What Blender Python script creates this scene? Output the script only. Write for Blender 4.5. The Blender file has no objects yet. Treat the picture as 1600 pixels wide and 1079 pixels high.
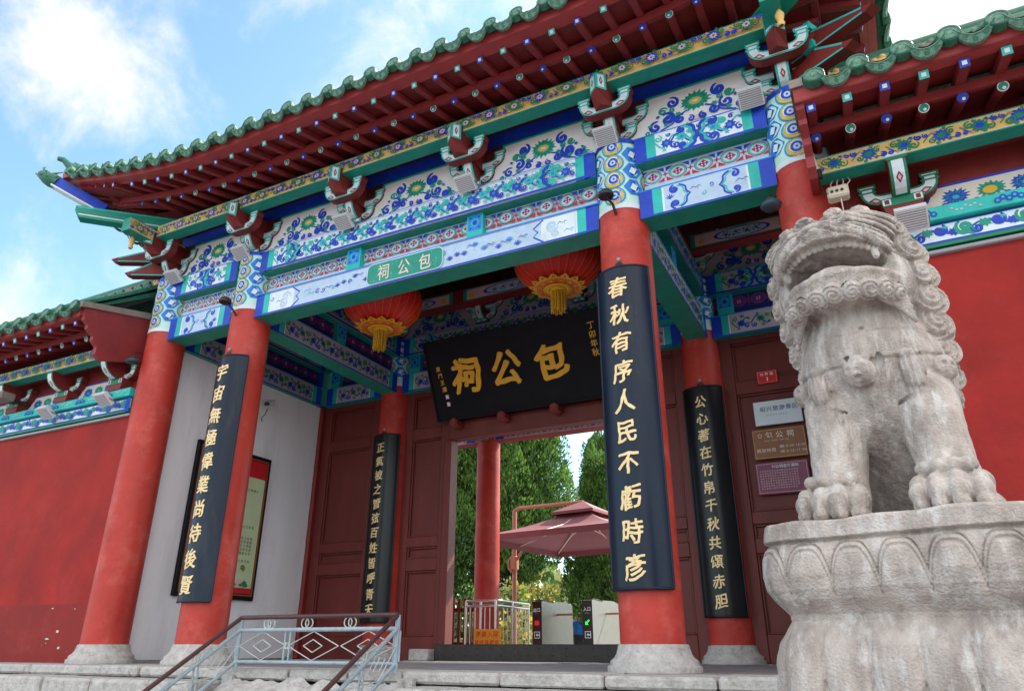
import bpy, bmesh, math, random
import numpy as np
from mathutils import Vector, Matrix
R = math.radians
scene = bpy.context.scene
COL = scene.collection

# ---------------------------------------------------------------- camera
cam_data = bpy.data.cameras.new("camera")
cam = bpy.data.objects.new("camera", cam_data)
COL.objects.link(cam)
cam.location = (5.39, -4.75, -0.01)
cam.rotation_mode = 'XYZ'
cam.rotation_euler = (R(90 + 22.88), R(-0.08), R(26.66))
cam_data.sensor_width = 36.0
cam_data.lens = 36.0 * 1115.3 / 1600
cam_data.clip_start = 0.05
cam_data.clip_end = 600
scene.camera = cam

# ---------------------------------------------------------------- light
SUN_AZ, SUN_EL = R(26), R(41)          # from +Y towards +X
w = bpy.data.worlds.new("World")
scene.world = w
w.use_nodes = True
nt = w.node_tree
N, L = nt.nodes, nt.links
bg = N['Background']
sky = N.new('ShaderNodeTexSky')
sky.sky_type = 'NISHITA'
sky.sun_disc = False
sky.sun_elevation = SUN_EL
sky.sun_rotation = SUN_AZ
sky.air_density = 1.0
sky.dust_density = 1.0
sky.ozone_density = 0.8
tc = N.new('ShaderNodeTexCoord')
def math_node(op, a, b=None, c=None):
    n = N.new('ShaderNodeMath'); n.operation = op
    for k, q in enumerate((a, b, c)):
        if q is None: continue
        if isinstance(q, (int, float)): n.inputs[k].default_value = q
        else: L.new(q, n.inputs[k])
    return n.outputs[0]
n1 = N.new('ShaderNodeTexNoise')
n1.inputs['Scale'].default_value = 5.6
n1.inputs['Detail'].default_value = 10
n1.inputs['Roughness'].default_value = 0.62
n1.inputs['Distortion'].default_value = 0.35
L.new(tc.outputs['Generated'], n1.inputs['Vector'])
dens = math_node('MULTIPLY_ADD', n1.outputs['Fac'], 2.0, -1.28)
# cloud banks: (azimuth from +Y towards +X, elevation, angular size, amount)
for az, el, size, amt in ((-63, 38, 6.0, .66), (-56, 50, 4.5, .55), (-66, 18, 6, .50), (-58, 26, 5, .20), (-41, 45, 5, .30), (-18, 58, 8, .45), (14, 62, 20, .6),
                          (30, 45, 30, .70), (170, 38, 55, .50), (100, 40, 40, .45), (-120, 35, 30, .32)):  # wide banks behind the camera are unseen, added as fill light
    dv = N.new('ShaderNodeVectorMath'); dv.operation = 'DOT_PRODUCT'
    a_, e_ = R(az), R(el)
    dv.inputs[1].default_value = (math.sin(a_) * math.cos(e_), math.cos(a_) * math.cos(e_), math.sin(e_))
    L.new(tc.outputs['Generated'], dv.inputs[0])
    q = math_node('MULTIPLY', math_node('SUBTRACT', 1.0, dv.outputs['Value']), -1.0 / (1 - math.cos(R(size))))
    dens = math_node('ADD', dens, math_node('MULTIPLY', math_node('POWER', 2.718, q), amt))
mr_ = N.new('ShaderNodeMapRange'); mr_.interpolation_type = 'SMOOTHSTEP'
mr_.inputs[1].default_value = -0.14; mr_.inputs[2].default_value = 0.62
L.new(dens, mr_.inputs[0])
mx = N.new('ShaderNodeMix'); mx.data_type = 'RGBA'
# clouds ahead stay grey-white; the unseen bank behind the camera is brightened to light the facade
sx = N.new('ShaderNodeSeparateXYZ'); L.new(tc.outputs['Generated'], sx.inputs[0])
mb_ = N.new('ShaderNodeMapRange'); mb_.interpolation_type = 'SMOOTHSTEP'
mb_.inputs[1].default_value = .45; mb_.inputs[2].default_value = -.25; mb_.inputs[3].default_value = 3.6; mb_.inputs[4].default_value = 9.5
L.new(math_node('MULTIPLY_ADD', sx.outputs['X'], -.35, sx.outputs['Y']), mb_.inputs[0])
cc_ = N.new('ShaderNodeVectorMath'); cc_.operation = 'SCALE'; cc_.inputs[0].default_value = (1.0, .945, .88)
L.new(mb_.outputs[0], cc_.inputs['Scale'])
L.new(cc_.outputs[0], mx.inputs[7])
tint = N.new('ShaderNodeMix'); tint.data_type = 'RGBA'; tint.blend_type = 'MULTIPLY'; tint.inputs[0].default_value = 1; tint.inputs[7].default_value = (.86, 1.02, .99, 1)
L.new(sky.outputs['Color'], tint.inputs[6])
L.new(mr_.outputs[0], mx.inputs[0])
L.new(tint.outputs[2], mx.inputs[6])
L.new(mx.outputs[2], bg.inputs['Color'])
bg.inputs['Strength'].default_value = 0.12

sun_data = bpy.data.lights.new("sun", 'SUN')
sun = bpy.data.objects.new("sun", sun_data)
COL.objects.link(sun)
sun_data.energy = 3.2
sun_data.angle = R(0.5)
sun_data.color = (1.0, 0.94, 0.85)
sd = Vector((math.sin(SUN_AZ) * math.cos(SUN_EL), math.cos(SUN_AZ) * math.cos(SUN_EL), math.sin(SUN_EL)))
sun.rotation_euler = sd.to_track_quat('Z', 'Y').to_euler()
sun.location = (20, 20, 30)

scene.view_settings.view_transform = 'Standard'
scene.view_settings.look = 'None'
scene.view_settings.exposure = 1.6
scene.view_settings.gamma = 1.0
scene.cycles.max_bounces = 6
scene.cycles.diffuse_bounces = 4

# ---------------------------------------------------------------- materials
MATS = {}
def mat(name, color, rough=0.55, var=0.12, scale=6.0, bump=0.0, bscale=60.0, metal=0.0, spec=0.4,
        dirt=None, dirt_amt=0.0, dirt_scale=9.0, dlo=.52, dhi=.72, coat=0.0, streak=False, dirt2=None, d2=0.0, d2s=3.0):
    m = bpy.data.materials.new(name)
    m.use_nodes = True
    t = m.node_tree; n = t.nodes; l = t.links
    b = n['Principled BSDF']
    b.inputs['Roughness'].default_value = rough
    b.inputs['Metallic'].default_value = metal
    b.inputs['Specular IOR Level'].default_value = spec
    if coat: b.inputs['Coat Weight'].default_value = coat; b.inputs['Coat Roughness'].default_value = 0.15
    co = n.new('ShaderNodeTexCoord')
    src = co.outputs['Object']
    if streak:
        mpn = n.new('ShaderNodeMapping'); mpn.inputs['Scale'].default_value = (1, 1, 0.22)
        l.new(src, mpn.inputs['Vector']); src = mpn.outputs['Vector']
    no = n.new('ShaderNodeTexNoise')
    no.inputs['Scale'].default_value = scale; no.inputs['Detail'].default_value = 6; no.inputs['Roughness'].default_value = 0.6
    l.new(src, no.inputs['Vector'])
    mr = n.new('ShaderNodeMapRange')
    mr.inputs[1].default_value = 0.25; mr.inputs[2].default_value = 0.75
    mr.inputs[3].default_value = 1 - var; mr.inputs[4].default_value = 1 + var
    l.new(no.outputs['Fac'], mr.inputs[0])
    hv = n.new('ShaderNodeMix'); hv.data_type = 'RGBA'; hv.blend_type = 'MULTIPLY'; hv.inputs[0].default_value = 1.0
    hv.inputs[6].default_value = (*color, 1)
    cmb = n.new('ShaderNodeCombineColor')
    for i in range(3): l.new(mr.outputs[0], cmb.inputs[i])
    l.new(cmb.outputs[0], hv.inputs[7])
    out = hv.outputs[2]
    def add_dirt(out, dcol, amt, dsc, lo, hi):
        dn = n.new('ShaderNodeTexNoise'); dn.inputs['Scale'].default_value = dsc; dn.inputs['Detail'].default_value = 8; dn.inputs['Roughness'].default_value = 0.7
        l.new(src, dn.inputs['Vector'])
        dr = n.new('ShaderNodeMapRange'); dr.inputs[1].default_value = lo; dr.inputs[2].default_value = hi; dr.inputs[3].default_value = 0; dr.inputs[4].default_value = amt
        l.new(dn.outputs['Fac'], dr.inputs[0])
        dm = n.new('ShaderNodeMix'); dm.data_type = 'RGBA'; dm.inputs[7].default_value = (*dcol, 1)
        l.new(dr.outputs[0], dm.inputs[0]); l.new(out, dm.inputs[6])
        return dm.outputs[2]
    if dirt: out = add_dirt(out, dirt, dirt_amt, dirt_scale, dlo, dhi)
    if dirt2: out = add_dirt(out, dirt2, d2, d2s, 0.5, 0.66)
    l.new(out, b.inputs['Base Color'])
    if bump:
        bn = n.new('ShaderNodeTexNoise'); bn.inputs['Scale'].default_value = bscale; bn.inputs['Detail'].default_value = 5
        l.new(co.outputs['Object'], bn.inputs['Vector'])
        bp = n.new('ShaderNodeBump'); bp.inputs['Strength'].default_value = bump; bp.inputs['Distance'].default_value = 0.02
        l.new(bn.outputs['Fac'], bp.inputs['Height']); l.new(bp.outputs['Normal'], b.inputs['Normal'])
    MATS[name] = m
    return m

GR = (0.18, 0.14, 0.11)
mat('teal', (0.006, 0.27, 0.19), .5, .2, 5, dirt=(0.02, .15, .12), dirt_amt=.6, dirt2=(.07, .25, .2), d2=.5, d2s=11)
mat('teal_light', (0.02, 0.46, 0.41), .5, .2, 8, dirt=(.02, .3, .3), dirt_amt=.5, dirt_scale=12)
mat('green', (0.008, 0.19, 0.09), .5, .15, 8)
mat('blue', (0.006, 0.045, 0.46), .5, .25, 9, dirt=(.04, .10, .45), dirt_amt=.6, dirt_scale=13)
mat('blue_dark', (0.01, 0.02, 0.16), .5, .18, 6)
mat('blue_mid', (0.015, 0.20, 0.68), .5, .15, 8)
mat('white', (0.70, 0.77, 0.82), .55, .09, 6, dirt=(0.46, .46, .46), dirt_amt=.5, dirt2=(.60, .70, .74), d2=.5, d2s=12)
mat('mint', (0.50, 0.76, 0.68), .5, .1, 8)
mat('panel_white', (0.74, 0.70, 0.70), .55, .06, 6, dirt=(0.55, .5, .48), dirt_amt=.35)
mat('shaded_white', (0.40, 0.37, 0.38), .6, .12, 6, dirt=(.25, .22, .22), dirt_amt=.5)  # dimmer copy of the white paint: porch shade put into the colour
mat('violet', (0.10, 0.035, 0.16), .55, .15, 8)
mat('cream', (0.74, 0.64, 0.54), .55, .08, 6, dirt=(0.5, .45, .4), dirt_amt=.4)
mat('lilac', (0.44, 0.57, 0.74), .5, .12, 14, dirt=(0.70, .73, .80), dirt_amt=.7, dirt2=(.40, .42, .50), d2=.45, d2s=9)
mat('yellow', (0.75, 0.40, 0.03), .5, .1, 8)
mat('yellow_band', (0.72, 0.45, 0.14), .55, .14, 8, dirt=(0.6, .3, .2), dirt_amt=.5)
mat('pink', (0.65, 0.25, 0.25), .55, .1, 8)
mat('pink_pale', (0.72, 0.45, 0.5), .55, .1, 8)
mat('crimson', (0.42, 0.012, 0.03), .5, .1, 8)
mat('wood_red', (0.20, 0.018, 0.016), .55, .16, 7, bump=.12, bscale=40, dirt=(.1, .012, .012), dirt_amt=.5)
mat('wood_dark', (0.10, 0.012, 0.012), .6, .2, 7, bump=.15, bscale=40)
mat('rafter_red', (0.25, 0.028, 0.030), .55, .15, 7, bump=.15, bscale=40, dirt=(.14, .02, .02), dirt_amt=.4)
mat('column_red', (0.46, 0.042, 0.030), .48, .14, 3, bump=.12, bscale=26, spec=.3, dirt=(.58, .13, .105), dirt_amt=.75, dirt_scale=3.2, dirt2=(.27, .016, .012), d2=.5, d2s=2.6)
mat('wall_red', (0.30, 0.013, 0.009), .8, .22, 2.6, bump=.22, bscale=30, dirt=(.36, .030, .028), dirt_amt=.5, dirt_scale=3.0, dirt2=(.19, .006, .008), d2=.5, d2s=1.1)
mat('wall_white', (0.84, 0.82, 0.86), .8, .10, 2.0, bump=.14, bscale=35, dirt=(.52, .47, .45), dirt_amt=.5, dirt_scale=2.6, streak=True, dirt2=(.60, .58, .60), d2=.5, d2s=1.0)
mat('door_red', (0.135, 0.020, 0.016), .55, .16, 5, bump=.15, bscale=60, dirt=(.2, .035, .03), dirt_amt=.4, dirt_scale=5, streak=True)
mat('tile_green', (0.025, 0.145, 0.09), .5, .25, 14, bump=.25, bscale=70, dirt=(.15, .19, .14), dirt_amt=.6, dirt_scale=14, dirt2=(.02, .05, .035), d2=.6, d2s=22)
mat('tile_relief', (0.13, 0.27, 0.19), .45, .35, 60, bump=.6, bscale=110, dirt=(.015, .07, .045), dirt_amt=.95, dirt_scale=70, dirt2=(.05, .08, .06), d2=.6, d2s=8)
mat('slate', (0.03, 0.06, 0.08), .4, .2, 10)
mat('fascia_red', (0.36, 0.042, 0.040), .55, .15, 5, bump=.12, bscale=40, dirt=(.2, .03, .03), dirt_amt=.45)  # rafter red lightened: bounce light from the ground put into the colour
mat('wall_red_low', (0.23, 0.011, 0.009), .75, .14, 2.0, bump=.10, bscale=50, dirt=(.34, .04, .035), dirt_amt=.45, dirt_scale=5)
mat('plaster', (0.62, 0.55, 0.53), .85, .12, 20, bump=.4, bscale=60)
mat('stone', (0.46, 0.39, 0.35), .9, .26, 13, bump=.5, bscale=130, dirt=(.16, .125, .11), dirt_amt=.75, dirt_scale=7, dlo=.44, dhi=.68, streak=True, dirt2=(.62, .585, .56), d2=.8, d2s=24)
mat('stone_lion', (0.49, 0.415, 0.37), .9, .26, 13, bump=.5, bscale=130, dirt=(.15, .115, .10), dirt_amt=.75, dirt_scale=8, dlo=.45, dhi=.68, streak=True, dirt2=(.62, .585, .56), d2=.8, d2s=26)
mat('stone_base', (0.44, 0.41, 0.39), .88, .25, 14, bump=.7, bscale=45, dirt=(.20, .17, .155), dirt_amt=.8, dirt_scale=11, dirt2=(.58, .55, .52), d2=.6, d2s=25)
mat('paving', (0.22, 0.20, 0.21), .7, .15, 3, bump=.3, bscale=40, dirt=(.13, .115, .12), dirt_amt=.5, dirt_scale=4)
mat('lacquer', (0.006, 0.012, 0.028), .30, .4, 4, spec=.25, bump=.05, bscale=9, dirt=(.05, .055, .065), dirt_amt=.5, dirt_scale=5, streak=True)
mat('lacquer_black', (0.006, 0.006, 0.009), .3, .3, 5, spec=.3)
mat('board_black', (0.010, 0.009, 0.013), .5, .3, 5, spec=.12)
mat('gilt', (0.80, 0.58, 0.30), .45, .15, 20, metal=.15)
mat('gold', (0.80, 0.42, 0.02), .4, .12, 15, metal=.1)
mat('lantern_red', (0.68, 0.014, 0.012), .45, .1, 8)
mat('tassel', (0.62, 0.34, 0.02), .6, .3, 60)
mat('lamp_white', (0.66, 0.66, 0.68), .45, .06, 8)
mat('lamp_grey', (0.30, 0.29, 0.31), .4, .1, 30)
mat('black', (0.012, 0.012, 0.014), .5, .2, 10)
mat('iron', (0.035, 0.028, 0.026), .6, .3, 12, bump=.2, bscale=80)
mat('rail_brown', (0.07, 0.028, 0.03), .4, .2, 20)
mat('rail_blue', (0.30, 0.37, 0.42), .45, .15, 20, dirt=(.18, .12, .09), dirt_amt=.6, dirt_scale=22)
mat('rail_white', (0.48, 0.50, 0.48), .5, .15, 20, dirt=(.2, .15, .1), dirt_amt=.5, dirt_scale=25)
mat('steel', (0.62, 0.60, 0.58), .28, .05, 10, metal=.9)
mat('steel_dull', (0.26, 0.245, 0.225), .4, .08, 10, metal=.5)
mat('dark_panel', (0.02, 0.012, 0.014), .3, .1, 10)
mat('sign_red', (0.55, 0.008, 0.02), .4, .05, 8)
mat('sign_brown', (0.26, 0.085, 0.022), .4, .1, 6)
mat('sign_purple', (0.20, 0.035, 0.075), .4, .08, 6)
mat('sign_white', (0.70, 0.72, 0.78), .4, .06, 6)
mat('ink_grey', (0.12, 0.14, 0.25), .5, .1, 8)
mat('paper', (0.52, 0.60, 0.36), .5, .12, 3, dirt=(.62, .62, .45), dirt_amt=.5, dirt_scale=2)
mat('notice_yellow', (0.80, 0.36, 0.03), .5, .1, 6)
mat('orange_red', (0.70, 0.07, 0.02), .5, .1, 6)
mat('canopy', (0.27, 0.10, 0.115), .7, .1, 5)
mat('pole_copper', (0.42, 0.15, 0.09), .4, .1, 8)
mat('leaf', (0.055, 0.14, 0.030), .6, .45, 1.6)
mat('leaf_light', (0.12, 0.23, 0.04), .6, .4, 1.6)
mat('leaf_dark', (0.025, 0.065, 0.022), .6, .4, 1.6)
mat('leaf_yellow', (0.48, 0.36, 0.03), .6, .4, 3)
mat('leaf_pale', (0.26, 0.27, 0.11), .6, .4, 3)
for q in ('leaf', 'leaf_light', 'leaf_dark', 'leaf_yellow', 'leaf_pale'):   # thin leaves let light through
    t_ = MATS[q].node_tree; b_ = t_.nodes['Principled BSDF']; o_ = t_.nodes['Material Output']
    tr = t_.nodes.new('ShaderNodeBsdfTranslucent'); mxs = t_.nodes.new('ShaderNodeMixShader'); mxs.inputs[0].default_value = .42
    t_.links.new(b_.inputs['Base Color'].links[0].from_socket, tr.inputs['Color'])
    t_.links.new(b_.outputs[0], mxs.inputs[1]); t_.links.new(tr.outputs[0], mxs.inputs[2]); t_.links.new(mxs.outputs[0], o_.inputs['Surface'])
mat('bark', (0.05, 0.035, 0.025), .9, .3, 12, bump=.4, bscale=30)
mat('shirt_blue', (0.02, 0.15, 0.55), .7, .1, 8)
mat('skin', (0.50, 0.27, 0.18), .6, .08, 8)
mat('hair', (0.02, 0.015, 0.012), .6, .2, 20)
mat('trousers', (0.04, 0.045, 0.06), .8, .15, 8)
mat('wood_grey', (0.25, 0.20, 0.17), .8, .2, 10, bump=.3, bscale=40)
mat('plastic_cream', (0.60, 0.52, 0.40), .5, .08, 8)
# soot and lichen that has settled on the lion's head
t_ = MATS['stone_lion'].node_tree; b_ = t_.nodes['Principled BSDF']
co_ = t_.nodes.new('ShaderNodeTexCoord'); sp_ = t_.nodes.new('ShaderNodeSeparateXYZ'); t_.links.new(co_.outputs['Object'], sp_.inputs[0])
hz = t_.nodes.new('ShaderNodeMapRange'); hz.interpolation_type = 'SMOOTHSTEP'; hz.inputs[1].default_value = 1.10; hz.inputs[2].default_value = 1.40; hz.inputs[3].default_value = .30; hz.inputs[4].default_value = .95
nz_ = t_.nodes.new('ShaderNodeTexNoise'); nz_.inputs['Scale'].default_value = 13; nz_.inputs['Detail'].default_value = 8; nz_.inputs['Roughness'].default_value = .7
nr_ = t_.nodes.new('ShaderNodeMapRange'); nr_.inputs[1].default_value = .47; nr_.inputs[2].default_value = .66
mu_ = t_.nodes.new('ShaderNodeMath'); mu_.operation = 'MULTIPLY'
mm_ = t_.nodes.new('ShaderNodeMix'); mm_.data_type = 'RGBA'; mm_.inputs[7].default_value = (.10, .085, .085, 1)
t_.links.new(sp_.outputs['Z'], hz.inputs[0]); t_.links.new(co_.outputs['Object'], nz_.inputs['Vector']); t_.links.new(nz_.outputs['Fac'], nr_.inputs[0])
t_.links.new(hz.outputs[0], mu_.inputs[0]); t_.links.new(nr_.outputs[0], mu_.inputs[1]); t_.links.new(mu_.outputs[0], mm_.inputs[0])
t_.links.new(b_.inputs['Base Color'].links[0].from_socket, mm_.inputs[6]); t_.links.new(mm_.outputs[2], b_.inputs['Base Color'])
def emit(name, color, s):
    m = bpy.data.materials.new(name); m.use_nodes = True
    b = m.node_tree.nodes['Principled BSDF']
    b.inputs['Base Color'].default_value = (*color, 1)
    b.inputs['Emission Color'].default_value = (*color, 1)
    b.inputs['Emission Strength'].default_value = s
    MATS[name] = m
emit('led_green', (0.01, 0.8, 0.05), 0.7)
emit('led_red', (0.5, 0.01, 0.02), 0.15)

# ---------------------------------------------------------------- helpers
def V(*a): return np.array(a, float)
def unit(v):
    v = np.asarray(v, float); return v / (np.linalg.norm(v) + 1e-12)

class MB:
    """collects geometry, links as ONE mesh object"""
    def __init__(s): s.v = []; s.f = []; s.m = []; s.s = []
    def add(s, vs, fs, m, smooth=False):
        o = len(s.v)
        s.v.extend([tuple(map(float, p)) for p in vs])
        for f in fs:
            s.f.append([i + o for i in f]); s.m.append(m); s.s.append(smooth)
    def obox(s, c, ax, ay, az, m):   # centre, half axis vectors
        c, ax, ay, az = map(np.asarray, (c, ax, ay, az))
        vs = [c + i * ax + j * ay + k * az for k in (-1, 1) for j in (-1, 1) for i in (-1, 1)]
        s.add(vs, [(0, 2, 3, 1), (4, 5, 7, 6), (0, 1, 5, 4), (2, 6, 7, 3), (0, 4, 6, 2), (1, 3, 7, 5)], m)
    def box(s, a, b, m):
        a = np.array(a, float); b = np.array(b, float); c = (a + b) / 2; h = (b - a) / 2
        s.obox(c, (h[0], 0, 0), (0, h[1], 0), (0, 0, h[2]), m)
    def bbox(s, a, b, m, bev=.01):   # box with bevelled edges
        a = np.array(a, float); b = np.array(b, float); c = (a + b) / 2; h = abs(b - a) / 2
        bev = min(bev, .45 * h.min())
        vs = []; idx = {}
        for sx in (-1, 1):
            for sy in (-1, 1):
                for sz in (-1, 1):
                    for k in range(3):
                        p = np.array([sx * h[0], sy * h[1], sz * h[2]])
                        q = p - np.array([sx, sy, sz]) * bev; q[k] = p[k]
                        idx[(sx, sy, sz, k)] = len(vs); vs.append(c + q)
        fs = []
        for k in range(3):
            i, j = (k + 1) % 3, (k + 2) % 3
            for sg in (-1, 1):
                def key(u, v):
                    t = [0, 0, 0]; t[k] = sg; t[i] = u; t[j] = v; return idx[(t[0], t[1], t[2], k)]
                q = [key(-1, -1), key(1, -1), key(1, 1), key(-1, 1)]
                fs.append(q if sg > 0 else q[::-1])
        for k in range(3):               # edges along axis k
            i, j = (k + 1) % 3, (k + 2) % 3
            for u in (-1, 1):
                for v in (-1, 1):
                    def key(sg, kk):
                        t = [0, 0, 0]; t[k] = sg; t[i] = u; t[j] = v; return idx[(t[0], t[1], t[2], kk)]
                    q = [key(-1, i), key(1, i), key(1, j), key(-1, j)]
                    fs.append(q if u * v > 0 else q[::-1])
        for sx in (-1, 1):
            for sy in (-1, 1):
                for sz in (-1, 1):
                    q = [idx[(sx, sy, sz, k)] for k in range(3)]
                    fs.append(q if sx * sy * sz > 0 else q[::-1])
        s.add(vs, fs, m)
    def prism(s, prof, o, ex, ey, en, t, side, cap=None, back=None):
        """2D profile in (ex,ey) at o, extruded t along en"""
        o, ex, ey, en = map(np.asarray, (o, ex, ey, en))
        A = sum(prof[i][0] * prof[(i + 1) % len(prof)][1] - prof[(i + 1) % len(prof)][0] * prof[i][1] for i in range(len(prof)))
        hand = np.dot(np.cross(ex, ey), en)
        if A * hand * t < 0: prof = prof[::-1]
        n = len(prof)
        v0 = [o + p[0] * ex + p[1] * ey for p in prof]
        v1 = [p + en * t for p in v0]
        s.add(v0 + v1, [tuple(range(n - 1, -1, -1))], back or side)
        s.add(v1, [tuple(range(n))], cap or side)
        s.add(v0 + v1, [(i, (i + 1) % n, n + (i + 1) % n, n + i) for i in range(n)], side)
    def tube(s, path, r, m, n=8, cap=True, smooth=True, flat=1.0):
        path = [np.asarray(p, float) for p in path]
        rs = r if hasattr(r, '__len__') else [r] * len(path)
        rings = []; up = None
        for i, p in enumerate(path):
            d = unit(path[min(i + 1, len(path) - 1)] - path[max(i - 1, 0)])
            if up is None:
                a = V(0, 0, 1) if abs(d[2]) < .9 else V(1, 0, 0)
                up = unit(a - d * np.dot(a, d))
            else:
                up = unit(up - d * np.dot(up, d))
            b = np.cross(d, up)
            rings.append([p + rs[i] * (math.cos(2 * math.pi * k / n) * up * flat + math.sin(2 * math.pi * k / n) * b) for k in range(n)])
        vs = [q for rr in rings for q in rr]
        fs = [(i * n + k, i * n + (k + 1) % n, (i + 1) * n + (k + 1) % n, (i + 1) * n + k) for i in range(len(path) - 1) for k in range(n)]
        s.add(vs, fs, m, smooth)
        if cap:
            s.add(rings[0], [tuple(range(n - 1, -1, -1))], m); s.add(rings[-1], [tuple(range(n))], m)
    def lathe(s, prof, c, m, n=32, smooth=True, a0=0, a1=2 * math.pi, mod=None):
        """prof: (r, z) bottom to top"""
        c = np.asarray(c, float)
        full = abs(a1 - a0 - 2 * math.pi) < 1e-6
        k = n if full else n + 1
        vs = []
        for r, z in prof:
            for i in range(k):
                a = a0 + (a1 - a0) * i / n
                rr = r if mod is None else r * mod(a, z)
                vs.append(c + V(rr * math.cos(a), rr * math.sin(a), z))
        fs = []
        for j in range(len(prof) - 1):
            for i in range(n):
                i2 = (i + 1) % k
                fs.append((j * k + i, j * k + i2, (j + 1) * k + i2, (j + 1) * k + i))
        s.add(vs, fs, m, smooth)
    def sphere(s, c, r, m, n=16, k=10, smooth=True):
        r = np.array(r if hasattr(r, '__len__') else (r, r, r), float); c = np.asarray(c, float)
        vs = [c + r * V(math.sin(t) * math.cos(p), math.sin(t) * math.sin(p), -math.cos(t))
              for t in [math.pi * j / k for j in range(k + 1)] for p in [2 * math.pi * i / n for i in range(n)]]
        fs = [(j * n + i, j * n + (i + 1) % n, (j + 1) * n + (i + 1) % n, (j + 1) * n + i) for j in range(k) for i in range(n)]
        s.add(vs, fs, m, smooth)
    def grid(s, P, m, smooth=False, flip=False):
        P = np.asarray(P, float); a, b = P.shape[:2]
        fs = [(i * b + j, (i + 1) * b + j, (i + 1) * b + j + 1, i * b + j + 1) for i in range(a - 1) for j in range(b - 1)]
        if flip: fs = [f[::-1] for f in fs]
        s.add(P.reshape(-1, 3), fs, m, smooth)
    def mesh(s, name):
        me = bpy.data.meshes.new(name)
        me.from_pydata(s.v, [], s.f)
        names = list(dict.fromkeys(s.m))
        for nm in names: me.materials.append(MATS[nm])
        ix = {nm: i for i, nm in enumerate(names)}
        me.polygons.foreach_set('material_index', [ix[q] for q in s.m])
        me.polygons.foreach_set('use_smooth', s.s)
        me.update()
        return me
    def build(s, name, parent=None, **kw):
        return link(s.mesh(name), name, parent, **kw)

def link(me, name, parent=None, **kw):
    o = bpy.data.objects.new(name, me)
    COL.objects.link(o)
    if parent is not None:
        o.parent = parent
        if parent.parent is None and parent.type == 'EMPTY':
            o.location = -Vector(parent.location)
    for k, v in kw.items(): o[k] = v
    return o

def thing(name, label, cat, loc=(0, 0, 0), group=None):
    o = bpy.data.objects.new(name, None)
    COL.objects.link(o)
    o.location = loc; o.empty_display_size = .1
    o['label'] = label; o['category'] = cat
    if group: o['group'] = group
    return o
def tag(o, label, cat, group=None):
    o['label'] = label; o['category'] = cat
    if group: o['group'] = group
    return o
def copy_tree(o, parent=None):
    c = o.copy(); COL.objects.link(c)
    if parent is not None:
        c.parent = parent
    for ch in list(o.children): copy_tree(ch, c)
    return c

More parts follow.
